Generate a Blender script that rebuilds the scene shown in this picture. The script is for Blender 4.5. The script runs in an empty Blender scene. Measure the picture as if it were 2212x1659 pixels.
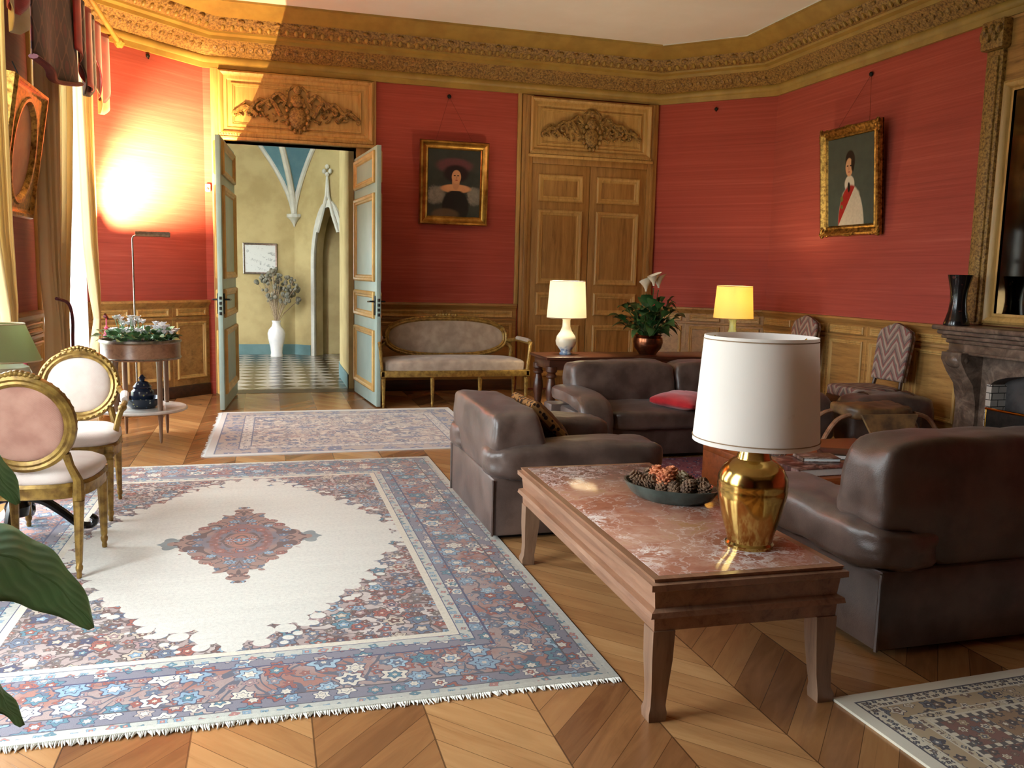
import bpy, bmesh, random
from math import sin, cos, pi, sqrt, radians, atan2, floor, hypot, tan
from mathutils import Vector as V, Matrix as M, noise as NZ
random.seed(11)
SC = bpy.context.scene
COL = SC.collection

# ---------------------------------------------------------------- mesh builder
def T(x=0, y=0, z=0, rz=0, rx=0, ry=0, s=1):
    return M.Translation((x, y, z)) @ M.Rotation(rz, 4, 'Z') @ M.Rotation(ry, 4, 'Y') @ M.Rotation(rx, 4, 'X') @ M.Scale(s, 4)

def frame(P, u, w=(0, 0, 1)):
    """wall frame: local x along u, local y along normal (u x w flipped into room), local z up"""
    u = V(u).normalized(); w = V(w).normalized(); n = w.cross(u).normalized()
    m = M.Identity(4)
    for i in range(3):
        m[i][0] = u[i]; m[i][1] = n[i]; m[i][2] = w[i]; m[i][3] = P[i]
    return m

class MB:
    def __init__(s):
        s.bm = bmesh.new(); s.uv = None
    def _mv(s, vs, m):
        if m is not None:
            for v in vs: v.co = m @ v.co
    def box(s, c, size, bev=0, seg=2, m=None, rz=0):
        mm = M.Translation(c) @ M.Rotation(rz, 4, 'Z') @ M.Diagonal((size[0], size[1], size[2], 1))
        r = bmesh.ops.create_cube(s.bm, size=1.0, matrix=mm)
        vs = r['verts']
        if bev > 0:
            es = list({e for v in vs for e in v.link_edges})
            b = min(bev, min(size) * .49)
            rr = bmesh.ops.bevel(s.bm, geom=es, offset=b, segments=seg, profile=.5, affect='EDGES')
            vs = list({v for f in rr['faces'] for v in f.verts} | {v for v in vs if v.is_valid})
        s._mv(vs, m)
        return s
    def b2(s, lo, hi, bev=0, m=None):
        return s.box([(a + b) / 2 for a, b in zip(lo, hi)], [abs(b - a) for a, b in zip(lo, hi)], bev, 2, m)
    def rings(s, rs, closed_u=True, cap0=True, cap1=True, closed_v=False, m=None):
        vr = [[s.bm.verts.new(m @ V(p) if m is not None else V(p)) for p in r] for r in rs]
        n = len(vr[0]); k = len(vr)
        for i in range(k if closed_v else k - 1):
            a, b = vr[i], vr[(i + 1) % k]
            for j in range(n if closed_u else n - 1):
                q = (a[j], a[(j + 1) % n], b[(j + 1) % n], b[j])
                try: s.bm.faces.new(q)
                except ValueError: pass
        if not closed_v:
            for c, r in ((cap0, vr[0]), (cap1, vr[-1])):
                if c and closed_u and n > 2:
                    try: s.bm.faces.new(r)
                    except ValueError: pass
        return vr
    def lathe(s, prof, n=32, c=(0, 0, 0), m=None, cap=True, mod=None, sx=1, sy=1):
        rs = []
        for r, z in prof:
            rs.append([(c[0] + sx * r * (mod(a, z) if mod else 1) * cos(a), c[1] + sy * r * (mod(a, z) if mod else 1) * sin(a), c[2] + z) for a in [2 * pi * j / n for j in range(n)]])
        s.rings(rs, True, cap, cap, m=m); return s
    def tube(s, pts, r, n=8, closed=False, m=None, flat=1.0, up=(0, 0, 1)):
        pts = [V(p) for p in pts]; k = len(pts); rs = []
        pn = None
        for i, p in enumerate(pts):
            a = pts[i - 1] if (i > 0 or closed) else p
            b = pts[(i + 1) % k] if (i < k - 1 or closed) else p
            t = (b - a).normalized()
            if pn is None:
                u = V(up)
                if abs(t.dot(u)) > .95: u = V((1, 0, 0))
                pn = (u - t * u.dot(t)).normalized()
            else:
                pn = pn - t * pn.dot(t)
                pn = pn.normalized() if pn.length > 1e-6 else V((1, 0, 0))
            bn = t.cross(pn)
            rr = r[i] if isinstance(r, (list, tuple)) else r
            rs.append([p + pn * (rr * cos(q)) + bn * (rr * flat * sin(q)) for q in [2 * pi * j / n for j in range(n)]])
        s.rings(rs, True, True, True, closed, m); return s
    def ell(s, c, r, nu=16, nv=10, m=None, rot=None):
        if not hasattr(r, '__len__'): r = (r, r, r)
        mm = M.Translation(c) @ (rot if rot is not None else M.Identity(4)) @ M.Diagonal((r[0], r[1], r[2], 1))
        if m is not None: mm = m @ mm
        bmesh.ops.create_uvsphere(s.bm, u_segments=nu, v_segments=nv, radius=1, matrix=mm); return s
    def loaf(s, c, size, p=5, n=12, m=None, fn=None, wr=0, ws=6, seed=0):
        """super-ellipsoid pillow/pad"""
        d = {}
        def vert(q):
            k = tuple(round(t, 4) for t in q)
            if k not in d:
                q = V([sin(t * pi / 2) * .35 + t * .65 for t in q])
                l = (abs(q.x) ** p + abs(q.y) ** p + abs(q.z) ** p) ** (1 / p)
                q = q / l
                if fn: q = V(fn(q))
                w = V((q.x * size[0] / 2, q.y * size[1] / 2, q.z * size[2] / 2))
                if wr: w += q.normalized() * (NZ.noise(w * ws + V((seed * 3.1, 7, seed))) * wr + NZ.noise(w * ws * 2.7 + V((seed, 1, 3))) * wr * .5)
                w += V(c)
                d[k] = s.bm.verts.new(m @ w if m is not None else w)
            return d[k]
        for ax in range(3):
            for sg in (-1, 1):
                for i in range(n):
                    for j in range(n):
                        qs = []
                        for (a, b) in ((i, j), (i + 1, j), (i + 1, j + 1), (i, j + 1)):
                            q = [0, 0, 0]; q[ax] = sg; q[(ax + 1) % 3] = -1 + 2 * a / n; q[(ax + 2) % 3] = -1 + 2 * b / n
                            qs.append(vert(q))
                        s.bm.faces.new(qs)
        return s
    def grid(s, fn, nu, nv, uv=False, m=None, cu=False):
        if uv and s.uv is None: s.uv = s.bm.loops.layers.uv.new('UVMap')
        vs = [[s.bm.verts.new(m @ V(fn(i / nu, j / nv)) if m is not None else V(fn(i / nu, j / nv))) for i in range(nu + (0 if cu else 1))] for j in range(nv + 1)]
        for j in range(nv):
            for i in range(nu):
                i2 = (i + 1) % nu if cu else i + 1
                f = s.bm.faces.new((vs[j][i], vs[j][i2], vs[j + 1][i2], vs[j + 1][i]))
                if uv:
                    for l, (a, b) in zip(f.loops, ((i, j), (i + 1, j), (i + 1, j + 1), (i, j + 1))): l[s.uv].uv = (a / nu, b / nv)
        return vs
    def prism(s, poly, y0, y1, m=None):
        """polygon in local x,z extruded along y"""
        s.rings([[(p[0], y0, p[1]) for p in poly], [(p[0], y1, p[1]) for p in poly]], m=m); return s
    def slab(s, poly, z0, z1, m=None):
        s.rings([[(p[0], p[1], z0) for p in poly], [(p[0], p[1], z1) for p in poly]], m=m); return s
    def rectmold(s, x0, z0, x1, z1, prof, m=None):
        """mitred rectangular moulding in local x,z; profile (inset, y)"""
        rs = [[(x0 + i, y, z0 + i), (x1 - i, y, z0 + i), (x1 - i, y, z1 - i), (x0 + i, y, z1 - i)] for i, y in prof]
        s.rings(rs, True, False, False, m=m); return s
    def ovalmold(s, cx, cz, rx, rz, prof, n=40, m=None, mod=None):
        rs = [[(cx + (rx - i) * cos(a), y * (mod(a) if mod else 1), cz + (rz - i) * sin(a)) for a in [2 * pi * k / n for k in range(n)]] for i, y in prof]
        s.rings(rs, True, False, False, m=m); return s
    def build(s, name, mat=None, parent=None, ang=35, loc=None, solid=0, sub=0):
        bmesh.ops.recalc_face_normals(s.bm, faces=s.bm.faces)
        me = bpy.data.meshes.new(name); s.bm.to_mesh(me); s.bm.free()
        for p in me.polygons: p.use_smooth = True
        me.set_sharp_from_angle(angle=radians(ang))
        if mat is not None: me.materials.append(mat)
        o = bpy.data.objects.new(name, me); COL.objects.link(o)
        if parent is not None: o.parent = parent
        if loc is not None: o.location = loc
        if solid:
            md = o.modifiers.new('solid', 'SOLIDIFY'); md.thickness = solid; md.offset = 0
        if sub:
            md = o.modifiers.new('sub', 'SUBSURF'); md.levels = sub; md.render_levels = sub
        return o

def split_build(mb, name, mat, parent, ang=35, gap=.012):
    """one object for each separate piece of the mesh"""
    bm = mb.bm; seen = set(); isl = []
    for v in bm.verts:
        if v in seen: continue
        st = [v]; seen.add(v); got = []
        while st:
            q = st.pop(); got.append(q)
            for ed in q.link_edges:
                w = ed.other_vert(q)
                if w not in seen: seen.add(w); st.append(w)
        isl.append([got, [min(p.co[i] for p in got) for i in range(3)], [max(p.co[i] for p in got) for i in range(3)]])
    isl.sort(key=lambda t: t[1])
    grp = []
    for it in isl:
        hit = [g for g in grp if any(all(it[1][i] <= o[2][i] + gap and o[1][i] <= it[2][i] + gap for i in range(3)) for o in g)]
        new = [it]
        for g in hit: new += g; grp.remove(g)
        grp.append(new)
    out = []
    for g in grp:
        n = MB(); mp = {}
        for it in g:
            for v in it[0]: mp[v] = n.bm.verts.new(v.co)
        fs = {f for it in g for v in it[0] for f in v.link_faces}
        for f in fs: n.bm.faces.new([mp[v] for v in f.verts])
        out.append(n.build(name, mat, parent, ang))
    bm.free(); return out

def tag(o, label, cat, group=None, kind=None):
    o['label'] = label; o['category'] = cat
    if group: o['group'] = group
    if kind: o['kind'] = kind
    return o
def thing(name, label, cat, loc=(0, 0, 0), rz=0, group=None):
    o = bpy.data.objects.new(name, None); COL.objects.link(o)
    o.empty_display_size = .1
    o.location = loc; o.rotation_euler = (0, 0, rz)
    return tag(o, label, cat, group)
def struct(o): o['kind'] = 'structure'; return o
def copy_tree(o, parent=None):
    c = o.copy(); COL.objects.link(c)
    if parent is not None: c.parent = parent
    for ch in list(o.children): copy_tree(ch, c)
    return c
def arc(cx, cy, r, a0, a1, n):
    return [(cx + r * cos(a0 + (a1 - a0) * i / n), cy + r * sin(a0 + (a1 - a0) * i / n)) for i in range(n + 1)]
def spline(pts, n=6):
    """Catmull-Rom through points"""
    P = [V(p) for p in pts]; out = []
    for i in range(len(P) - 1):
        a = P[max(i - 1, 0)]; b = P[i]; c = P[i + 1]; d = P[min(i + 2, len(P) - 1)]
        for k in range(n):
            t = k / n
            out.append(.5 * ((2 * b) + (c - a) * t + (2 * a - 5 * b + 4 * c - d) * t * t + (3 * b - a - 3 * c + d) * t ** 3))
    out.append(P[-1]); return out

# ---------------------------------------------------------------- node helpers
def L(r, g, b):
    f = lambda c: (c / 255 / 12.92) if c / 255 <= .04045 else ((c / 255 + .055) / 1.055) ** 2.4
    return (f(r), f(g), f(b), 1)
class X:
    def __init__(s, nb, k): s.nb = nb; s.k = k
    def __add__(s, o): return s.nb.m('ADD', s, o)
    __radd__ = __add__
    def __sub__(s, o): return s.nb.m('SUBTRACT', s, o)
    def __rsub__(s, o): return s.nb.m('SUBTRACT', o, s)
    def __mul__(s, o): return s.nb.m('MULTIPLY', s, o)
    __rmul__ = __mul__
    def __truediv__(s, o): return s.nb.m('DIVIDE', s, o)
    def __neg__(s): return s.nb.m('MULTIPLY', s, -1)
    def __pow__(s, o): return s.nb.m('POWER', s, o)
    def abs(s): return s.nb.m('ABSOLUTE', s)
    def sin(s): return s.nb.m('SINE', s)
    def cos(s): return s.nb.m('COSINE', s)
    def floor(s): return s.nb.m('FLOOR', s)
    def fract(s): return s.nb.m('FRACT', s)
    def gt(s, o): return s.nb.m('GREATER_THAN', s, o)
    def lt(s, o): return s.nb.m('LESS_THAN', s, o)
    def min(s, o): return s.nb.m('MINIMUM', s, o)
    def max(s, o): return s.nb.m('MAXIMUM', s, o)
    def ss(s, a, b): return s.nb.ss(s, a, b)
class NB:
    def __init__(s, name, rough=.5, metal=0, spec=.5):
        s.mat = bpy.data.materials.new(name); s.mat.use_nodes = True
        s.nt = s.mat.node_tree; s.p = s.nt.nodes['Principled BSDF']
        s.p.inputs['Roughness'].default_value = rough; s.p.inputs['Metallic'].default_value = metal
        s.p.inputs['Specular IOR Level'].default_value = spec
        s._co = {}
    def put(s, inp, v):
        if isinstance(v, X): s.nt.links.new(v.k, inp)
        elif v is not None: inp.default_value = v
    def node(s, t, **kw):
        n = s.nt.nodes.new(t)
        for k, v in kw.items(): setattr(n, k, v)
        return n
    def m(s, op, *a):
        n = s.node('ShaderNodeMath', operation=op)
        for i, v in enumerate(a): s.put(n.inputs[i], v)
        return X(s, n.outputs[0])
    def ss(s, v, a, b):
        n = s.node('ShaderNodeMapRange', interpolation_type='SMOOTHSTEP')
        s.put(n.inputs[0], v); s.put(n.inputs[1], a); s.put(n.inputs[2], b); n.inputs[3].default_value = 0; n.inputs[4].default_value = 1
        return X(s, n.outputs[0])
    def co(s, kind='Object'):
        if kind not in s._co:
            n = s.node('ShaderNodeTexCoord'); s._co[kind] = X(s, n.outputs[kind])
        return s._co[kind]
    def xyz(s, v=None):
        n = s.node('ShaderNodeSeparateXYZ'); s.put(n.inputs[0], v if v is not None else s.co())
        return [X(s, o) for o in n.outputs]
    def vec(s, x, y, z=0.0):
        n = s.node('ShaderNodeCombineXYZ')
        for i, v in enumerate((x, y, z)): s.put(n.inputs[i], v)
        return X(s, n.outputs[0])
    def scale(s, v, sc):
        n = s.node('ShaderNodeVectorMath', operation='MULTIPLY'); s.put(n.inputs[0], v); n.inputs[1].default_value = sc if hasattr(sc, '__len__') else (sc,) * 3
        return X(s, n.outputs[0])
    def noise(s, v, sc=1, det=2, rough=.5, dist=0, col=False):
        n = s.node('ShaderNodeTexNoise'); s.put(n.inputs['Vector'], v); n.inputs['Scale'].default_value = sc
        n.inputs['Detail'].default_value = det; n.inputs['Roughness'].default_value = rough; n.inputs['Distortion'].default_value = dist
        return X(s, n.outputs[1 if col else 0])
    def vor(s, v, sc=1, feat='F1', rnd=1.0, dim='2D'):
        n = s.node('ShaderNodeTexVoronoi', feature=feat, voronoi_dimensions=dim); s.put(n.inputs['Vector'], v); n.inputs['Scale'].default_value = sc
        n.inputs['Randomness'].default_value = rnd
        return {o.name: X(s, o) for o in n.outputs if o.enabled}
    def wn(s, v):
        n = s.node('ShaderNodeTexWhiteNoise', noise_dimensions='3D'); s.put(n.inputs[0], v)
        return X(s, n.outputs[0])
    def ramp(s, f, stops, const=False):
        n = s.node('ShaderNodeValToRGB'); s.put(n.inputs[0], f); e = n.color_ramp.elements
        if const: n.color_ramp.interpolation = 'CONSTANT'
        while len(e) < len(stops): e.new(.5)
        for q, (p, c) in zip(e, stops): q.position = p; q.color = c
        return X(s, n.outputs[0])
    def mix(s, f, a, b, mode='MIX'):
        n = s.node('ShaderNodeMix', data_type='RGBA', blend_type=mode); s.put(n.inputs[0], f); s.put(n.inputs[6], a); s.put(n.inputs[7], b)
        return X(s, n.outputs[2])
    def bump(s, h, st=.3, d=.01):
        n = s.node('ShaderNodeBump'); s.put(n.inputs['Height'], h); n.inputs['Strength'].default_value = st; n.inputs['Distance'].default_value = d
        s.nt.links.new(n.outputs[0], s.p.inputs['Normal'])
    def done(s, col=None, rough=None, **kw):
        if col is not None: s.put(s.p.inputs['Base Color'], col)
        if rough is not None: s.put(s.p.inputs['Roughness'], rough)
        for k, v in kw.items(): s.put(s.p.inputs[k], v)
        return s.mat

def simple(name, c1, c2=None, rough=.5, metal=0, sc=8, bump=0, bsc=60, stretch=(1, 1, 1), **kw):
    b = NB(name, rough, metal)
    v = b.scale(b.co(), stretch)
    f = b.noise(v, sc, 4, .6)
    if bump: b.bump(b.noise(v, bsc, 3), bump, .004)
    return b.done(b.mix(b.ss(f, .3, .7), c1, c2 or c1), **kw)
def wood(name, c1, c2, c3, axis='x', sc=1.0, rough=.4, bump=.08):
    b = NB(name, rough)
    st = {'x': (1.2, 14, 14), 'y': (14, 1.2, 14), 'z': (14, 14, 1.2)}[axis]
    v = b.scale(b.co(), [q * sc for q in st])
    g = b.noise(v, 1.6, 6, .65, .6); h = b.noise(b.scale(b.co(), [q * sc * 6 for q in st]), 1.5, 3, .7)
    col = b.ramp(g, [(.25, c3), (.45, c1), (.7, c2)])
    col = b.mix(b.ss(h, .58, .72) * .45, col, c3)
    b.bump(h, bump, .003)
    return b.done(col)

def leather(name, base, dark, sheen):
    b = NB(name, .42)
    v = b.co()
    n1 = b.noise(v, 5, 4, .6); n2 = b.vor(v, 220, dim='3D')['Distance']; n3 = b.noise(v, 14, 5, .6, .4)
    b.bump(n2 * .25 + n3 * 1.0, .28, .006)
    return b.done(b.mix(b.ss(n1, .3, .7), dark, base), rough=n1 * .16 + .28, **{'Coat Weight': .14, 'Coat Roughness': .3, 'Sheen Weight': .06})

def fabric(name, c1, c2, sc=900, bump=.25, sheen=.3, pat=None):
    b = NB(name, .9, 0, .2)
    x, y, z = b.xyz()
    w = ((x + y) * sc).sin() * (z * sc + x * sc * .3).sin()
    n = b.noise(b.co(), 9, 4)
    b.bump(w, bump, .0015)
    return b.done(b.mix(b.ss(n, .3, .7), c1, c2), **{'Sheen Weight': sheen})

MT = {}
def mats():
    # --- red shot-silk wall cloth: horizontal slubs, faint vertical seams
    b = NB('red_wall_cloth', .75, 0, .25)
    x, y, z = b.xyz(); h = x * .83 + y * .55
    s1 = b.noise(b.vec(h * .9, z * 42), 1, 5, .7); s2 = b.noise(b.vec(h * 2.2, z * 170), 1, 3, .7); s3 = b.noise(b.vec(h * .5, z * 3.0), 1, 4, .6)
    col = b.ramp(s1 * .5 + s2 * .3 + s3 * .35, [(.36, L(128, 53, 45)), (.52, L(161, 68, 57)), (.6, L(169, 74, 62)), (.74, L(189, 94, 79))])
    b.bump(s2, .12, .003)
    MT['red'] = b.done(col, **{'Sheen Weight': .15})
    # --- golden oak / gilt-tinted panelling
    g = lambda n, ax, a=(156, 114, 62), c=(182, 138, 78), d=(110, 76, 40), r=.45: wood(n, L(*a), L(*c), L(*d), ax, 1, r)
    MT['oak_v'] = g('golden_oak_upright', 'z'); MT['oak_h'] = g('golden_oak_level', 'x')
    MT['oak_hy'] = g('golden_oak_side', 'y')
    MT['oak_dark'] = g('dark_oak', 'x', (62, 36, 22), (84, 50, 30), (38, 22, 14), .35)
    MT['oak_light'] = g('pale_oak_moulding', 'z', (184, 144, 82), (202, 162, 100), (148, 108, 56), .42)
    b = NB('carved_gilt_oak', .5)
    n = b.noise(b.co(), 46, 5, .7); n2 = b.noise(b.co(), 9, 3)
    b.bump(n, .5, .012)
    MT['carved'] = b.done(b.mix(b.ss(n, .35, .62), L(94, 64, 30), b.mix(n2, L(158, 118, 58), L(178, 142, 76))))
    MT['cornice'] = simple('gilt_cornice_paint', L(170, 138, 66), L(152, 120, 56), .5, 0, 5, .1, 30)
    MT['ceil'] = simple('matt_ceiling_plaster', L(242, 237, 230), L(236, 229, 220), .9, 0, 1.2, .03, 80)
    MT['white'] = simple('white_paint', L(225, 225, 222), L(210, 212, 212), .5)
    # --- gold leaf frames
    b = NB('aged_gold_leaf', .32, .85)
    n = b.noise(b.co(), 28, 5, .65); b.bump(b.noise(b.co(), 70, 4), .25, .004)
    MT['gold'] = b.done(b.mix(b.ss(n, .35, .65), L(112, 78, 30), L(196, 150, 74)), rough=n * .3 + .22)
    b = NB('plain_gold_leaf', .28, .9); n = b.noise(b.co(), 9, 4, .6)
    MT['goldplain'] = b.done(b.mix(b.ss(n, .35, .65), L(150, 108, 46), L(196, 150, 72)), rough=n * .25 + .2)
    MT['giltwood'] = simple('worn_giltwood', L(168, 134, 66), L(116, 86, 40), .38, .45, 22, .2, 70)
    MT['giltrod'] = simple('gilded_rod_paint', L(212, 170, 84), L(186, 142, 62), .3, .25, 9, .1, 30)
    MT['brass'] = simple('polished_brass', L(214, 168, 76), L(190, 142, 58), .12, 1, 5)
    b = NB('lamp_brass', .12, 1)
    n = b.noise(b.co(), 7, 5, .6); b.bump(b.noise(b.co(), 26, 4), .05, .004)
    MT['lampbrass'] = b.done(b.mix(b.ss(n, .35, .7), L(214, 180, 104), L(190, 152, 82)), rough=n * .2 + .05)
    MT['iron'] = simple('black_iron', L(26, 24, 23), L(40, 36, 33), .5, .6, 20, .2)
    MT['blackpaint'] = simple('black_lacquer', L(14, 14, 16), L(24, 23, 24), .25, 0, 10)
    MT['steel'] = simple('brushed_steel', L(150, 140, 128), L(120, 110, 100), .3, .9, 30)
    # --- leather
    MT['leather'] = leather('brown_leather', L(102, 82, 73), L(71, 55, 48), 0)
    MT['seam'] = simple('dark_seam', L(40, 26, 23), None, .6)
    # --- fabrics
    MT['damask'] = fabric('pale_rose_damask', L(236, 222, 212), L(226, 206, 196))
    MT['rosedamask'] = fabric('rose_damask', L(196, 150, 132), L(172, 124, 108), 700)
    MT['settee'] = fabric('faded_beige_velvet', L(176, 158, 140), L(150, 132, 118), 600)
    MT['redsilk'] = fabric('red_silk', L(190, 40, 44), L(160, 26, 34), 500)
    MT['cream'] = fabric('cream_taffeta', L(214, 196, 158), L(198, 176, 134), 400, .1)
    MT['voile'] = None
    MT['velvet'] = fabric('crimson_velvet', L(150, 24, 28), L(190, 44, 38), 600, .2, .6)
    MT['burgundy'] = simple('burgundy_piping', L(96, 18, 34), L(74, 12, 26), .7)
    MT['pinksilk'] = simple('pink_tassel_silk', L(190, 60, 90), L(150, 40, 66), .7)
    # valance: dark cut velvet with ogee lattice
    b = NB('burgundy_cut_velvet', .85, 0, .2)
    x, y, z = b.xyz()
    u = y * 5.2; w = z * 3.9
    lat = ((u * pi).cos() * .5 + (w * pi * 2).cos() * .5).abs() if False else ((u * 2 * pi).cos() + (w * 2 * pi).cos())
    line = lat.abs().ss(.32, .1); core = lat.ss(1.2, 1.5)
    n = b.noise(b.co(), 40, 3)
    col = b.mix(line * .8, L(46, 12, 18), L(126, 84, 74)); col = b.mix(core, col, L(92, 18, 30)); col = b.mix(n * .4, col, L(30, 8, 12))
    MT['cutvelvet'] = b.done(col, **{'Sheen Weight': .3})
    # --- marble
    b = NB('red_veined_marble', .1)
    v = b.co(); w = b.noise(v, 3.2, 5, .6, 0, True); ww = b.scale(w, .55)
    n = b.node('ShaderNodeVectorMath', operation='ADD'); b.put(n.inputs[0], v); b.put(n.inputs[1], ww); vv = X(b, n.outputs[0])
    base = b.ramp(b.noise(vv, 3.4, 5, .6), [(.3, L(146, 88, 66)), (.45, L(172, 114, 92)), (.58, L(190, 144, 122)), (.7, L(172, 130, 74))])
    e1 = b.vor(vv, 5.5, 'DISTANCE_TO_EDGE', dim='3D')['Distance']; e2 = b.vor(vv, 13, 'DISTANCE_TO_EDGE', dim='3D')['Distance']
    zone = b.ss(b.noise(v, 2.6, 3, .6), .44, .6)
    vein = e1.ss(.03, .0) * .4; fine = e2.ss(.07, .02) * zone
    blot = b.ss(b.noise(vv, 13, 5, .75), .5, .6) * zone * .9
    MT['marble'] = b.done(b.mix(vein.max(fine).max(blot), base, L(236, 220, 212)))
    MT['whitemarble'] = simple('white_marble', L(226, 220, 212), L(196, 188, 180), .2, 0, 4)
    b = NB('grey_brown_marble', .35)
    n = b.noise(b.co(), 7, 6, .7, .8); n2 = b.noise(b.co(), 40, 3)
    MT['mantel'] = b.done(b.ramp(n + n2 * .12, [(.35, L(58, 44, 36)), (.55, L(98, 80, 68)), (.7, L(132, 112, 98)), (.8, L(78, 60, 50))]))
    # --- furniture woods
    MT['walnut'] = wood('light_walnut', L(136, 98, 74), L(158, 118, 92), L(100, 66, 48), 'y', 1, .3)
    MT['walnut_x'] = wood('red_walnut_level', L(116, 68, 46), L(138, 86, 58), L(82, 46, 32), 'x', 1, .33)
    MT['walnut_z'] = wood('light_walnut_upright', L(124, 94, 72), L(146, 114, 90), L(94, 68, 52), 'z', 1, .35)
    MT['mahog'] = wood('dark_mahogany', L(66, 36, 24), L(86, 48, 32), L(40, 22, 15), 'x', 1, .28)
    MT['teak'] = wood('orange_teak', L(142, 72, 34), L(166, 90, 46), L(104, 50, 26), 'x', 1, .3)
    MT['copper'] = simple('tarnished_copper', L(150, 92, 62), L(92, 58, 42), .25, .95, 9, .1)
    MT['leafg'] = simple('dark_green_leaf', L(50, 86, 40), L(34, 64, 32), .35, 0, 12)
    MT['petal'] = simple('cream_petal', L(238, 226, 206), L(222, 204, 176), .6)
    MT['whitepetal'] = simple('white_petal', L(252, 252, 252), L(244, 240, 246), .6)
    MT['palegreen'] = simple('pale_green_leaf', L(112, 150, 96), L(74, 112, 76), .45, 0, 22)
    MT['celadon'] = simple('celadon_glaze', L(170, 186, 150), L(150, 168, 132), .12)
    MT['porcelain'] = simple('white_porcelain', L(236, 234, 226), L(222, 222, 218), .1)
    b = NB('blue_white_glaze', .1)
    x, y, z = b.xyz(); n = b.noise(b.co(), 24, 4)
    MT['bluewhite'] = b.done(b.mix(b.ss(z + n * .06, .125, .08), L(232, 224, 200), b.mix(b.ss(n, .4, .6), L(120, 140, 170), L(206, 212, 214))))
    b = NB('cobalt_cloisonne', .15)
    v = b.vor(b.co(), 42, dim='3D'); n = b.xyz(v['Color'])[0]
    MT['cobalt'] = b.done(b.mix(v['Distance'].ss(.35, .2) * n.gt(.62), L(30, 38, 54), b.ramp(n, [(.6, L(70, 110, 150)), (.8, L(160, 150, 70)), (1, L(180, 190, 190))])))
    MT['jade'] = simple('dark_green_glaze', L(78, 88, 82), L(52, 62, 58), .22, 0, 8, .1, 20)
    MT['cone'] = simple('pine_cone_brown', L(124, 92, 66), L(82, 58, 42), .8, 0, 30, .4, 80)
    MT['orangedry'] = simple('dried_orange_petals', L(206, 130, 84), L(172, 92, 60), .8, 0, 40, .4, 90)
    MT['fluff'] = simple('pale_dried_seed_head', L(190, 170, 140), L(150, 128, 100), .9, 0, 40, .5, 120)
    # lamp shades (cloth lit through from inside)
    def shade(name, c, tr):
        b = NB(name, .8, 0, .2)
        x, y, z = b.xyz(); n = b.noise(b.co(), 5, 4); wv = b.noise(b.scale(b.co(), (90, 90, 900)), 1, 2)
        b.bump(wv, .08, .001)
        st = b.ss(b.noise(b.co(), 17, 3, .6), .68, .78) * .25
        col = b.mix(st, b.mix(n, c, tuple(q * .93 for q in c[:3]) + (1,)), L(190, 160, 140))
        out = b.nt.nodes['Material Output']
        tl = b.node('ShaderNodeBsdfTranslucent'); b.put(tl.inputs[0], col)
        mx = b.node('ShaderNodeMixShader'); mx.inputs[0].default_value = tr
        b.put(b.p.inputs['Base Color'], col)
        b.nt.links.new(b.p.outputs[0], mx.inputs[1]); b.nt.links.new(tl.outputs[0], mx.inputs[2]); b.nt.links.new(mx.outputs[0], out.inputs[0])
        return b.mat
    MT['shade'] = shade('ivory_shade_cloth', L(252, 243, 234), .34)
    MT['shadelit'] = shade('cream_shade_cloth', L(252, 247, 234), .5)
    MT['shadeyellow'] = shade('straw_shade_cloth', L(248, 226, 170), .5)
    MT['shadegreen'] = shade('green_shade_silk', L(196, 202, 164), .5)
    MT['trimtape'] = simple('brown_shade_tape', L(140, 110, 80), None, .8)
    # curtain: striped cream taffeta letting some light through
    def cloth(name, c1, c2, tr, fr=0):
        b = NB(name, .8, 0, .2)
        x, y, z = b.xyz()
        uvx = b.xyz(b.co('UV'))[0]
        f = b.ss((uvx * fr).sin(), -.2, .2) if fr else b.noise(b.co(), 6, 3)
        col = b.mix(f, c1, c2); col = b.mix(b.noise(b.scale(b.co(), (50, 50, 3)), 1, 3) * .3, col, c2)
        out = b.nt.nodes['Material Output']; tl = b.node('ShaderNodeBsdfTranslucent'); b.put(tl.inputs[0], col)
        mx = b.node('ShaderNodeMixShader'); mx.inputs[0].default_value = tr; b.put(b.p.inputs['Base Color'], col)
        b.nt.links.new(b.p.outputs[0], mx.inputs[1]); b.nt.links.new(tl.outputs[0], mx.inputs[2]); b.nt.links.new(mx.outputs[0], out.inputs[0])
        return b.mat
    MT['curtain'] = cloth('striped_cream_curtain', L(244, 230, 196), L(226, 204, 158), .5, 60)
    MT['voile'] = cloth('white_voile', L(244, 246, 248), L(236, 240, 244), .7)
    nt = MT['voile'].node_tree; o_ = nt.nodes['Material Output']; old = o_.inputs[0].links[0].from_socket
    t_ = nt.nodes.new('ShaderNodeBsdfTransparent'); m_ = nt.nodes.new('ShaderNodeMixShader'); m_.inputs[0].default_value = .55
    nt.links.new(old, m_.inputs[1]); nt.links.new(t_.outputs[0], m_.inputs[2]); nt.links.new(m_.outputs[0], o_.inputs[0])
    # glass
    m = bpy.data.materials.new('clear_window_glass'); m.use_nodes = True; nt = m.node_tree; nt.nodes.clear()
    o = nt.nodes.new('ShaderNodeOutputMaterial'); t = nt.nodes.new('ShaderNodeBsdfTransparent'); g_ = nt.nodes.new('ShaderNodeBsdfGlossy'); mx = nt.nodes.new('ShaderNodeMixShader')
    g_.inputs['Roughness'].default_value = .02; mx.inputs[0].default_value = .05; t.inputs[0].default_value = (.96, .98, .97, 1)
    nt.links.new(t.outputs[0], mx.inputs[1]); nt.links.new(g_.outputs[0], mx.inputs[2]); nt.links.new(mx.outputs[0], o.inputs[0]); MT['glass'] = m
    b = NB('cut_crystal', .03); MT['crystal'] = b.done(L(250, 250, 252), **{'Transmission Weight': .9, 'IOR': 1.5})
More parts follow.
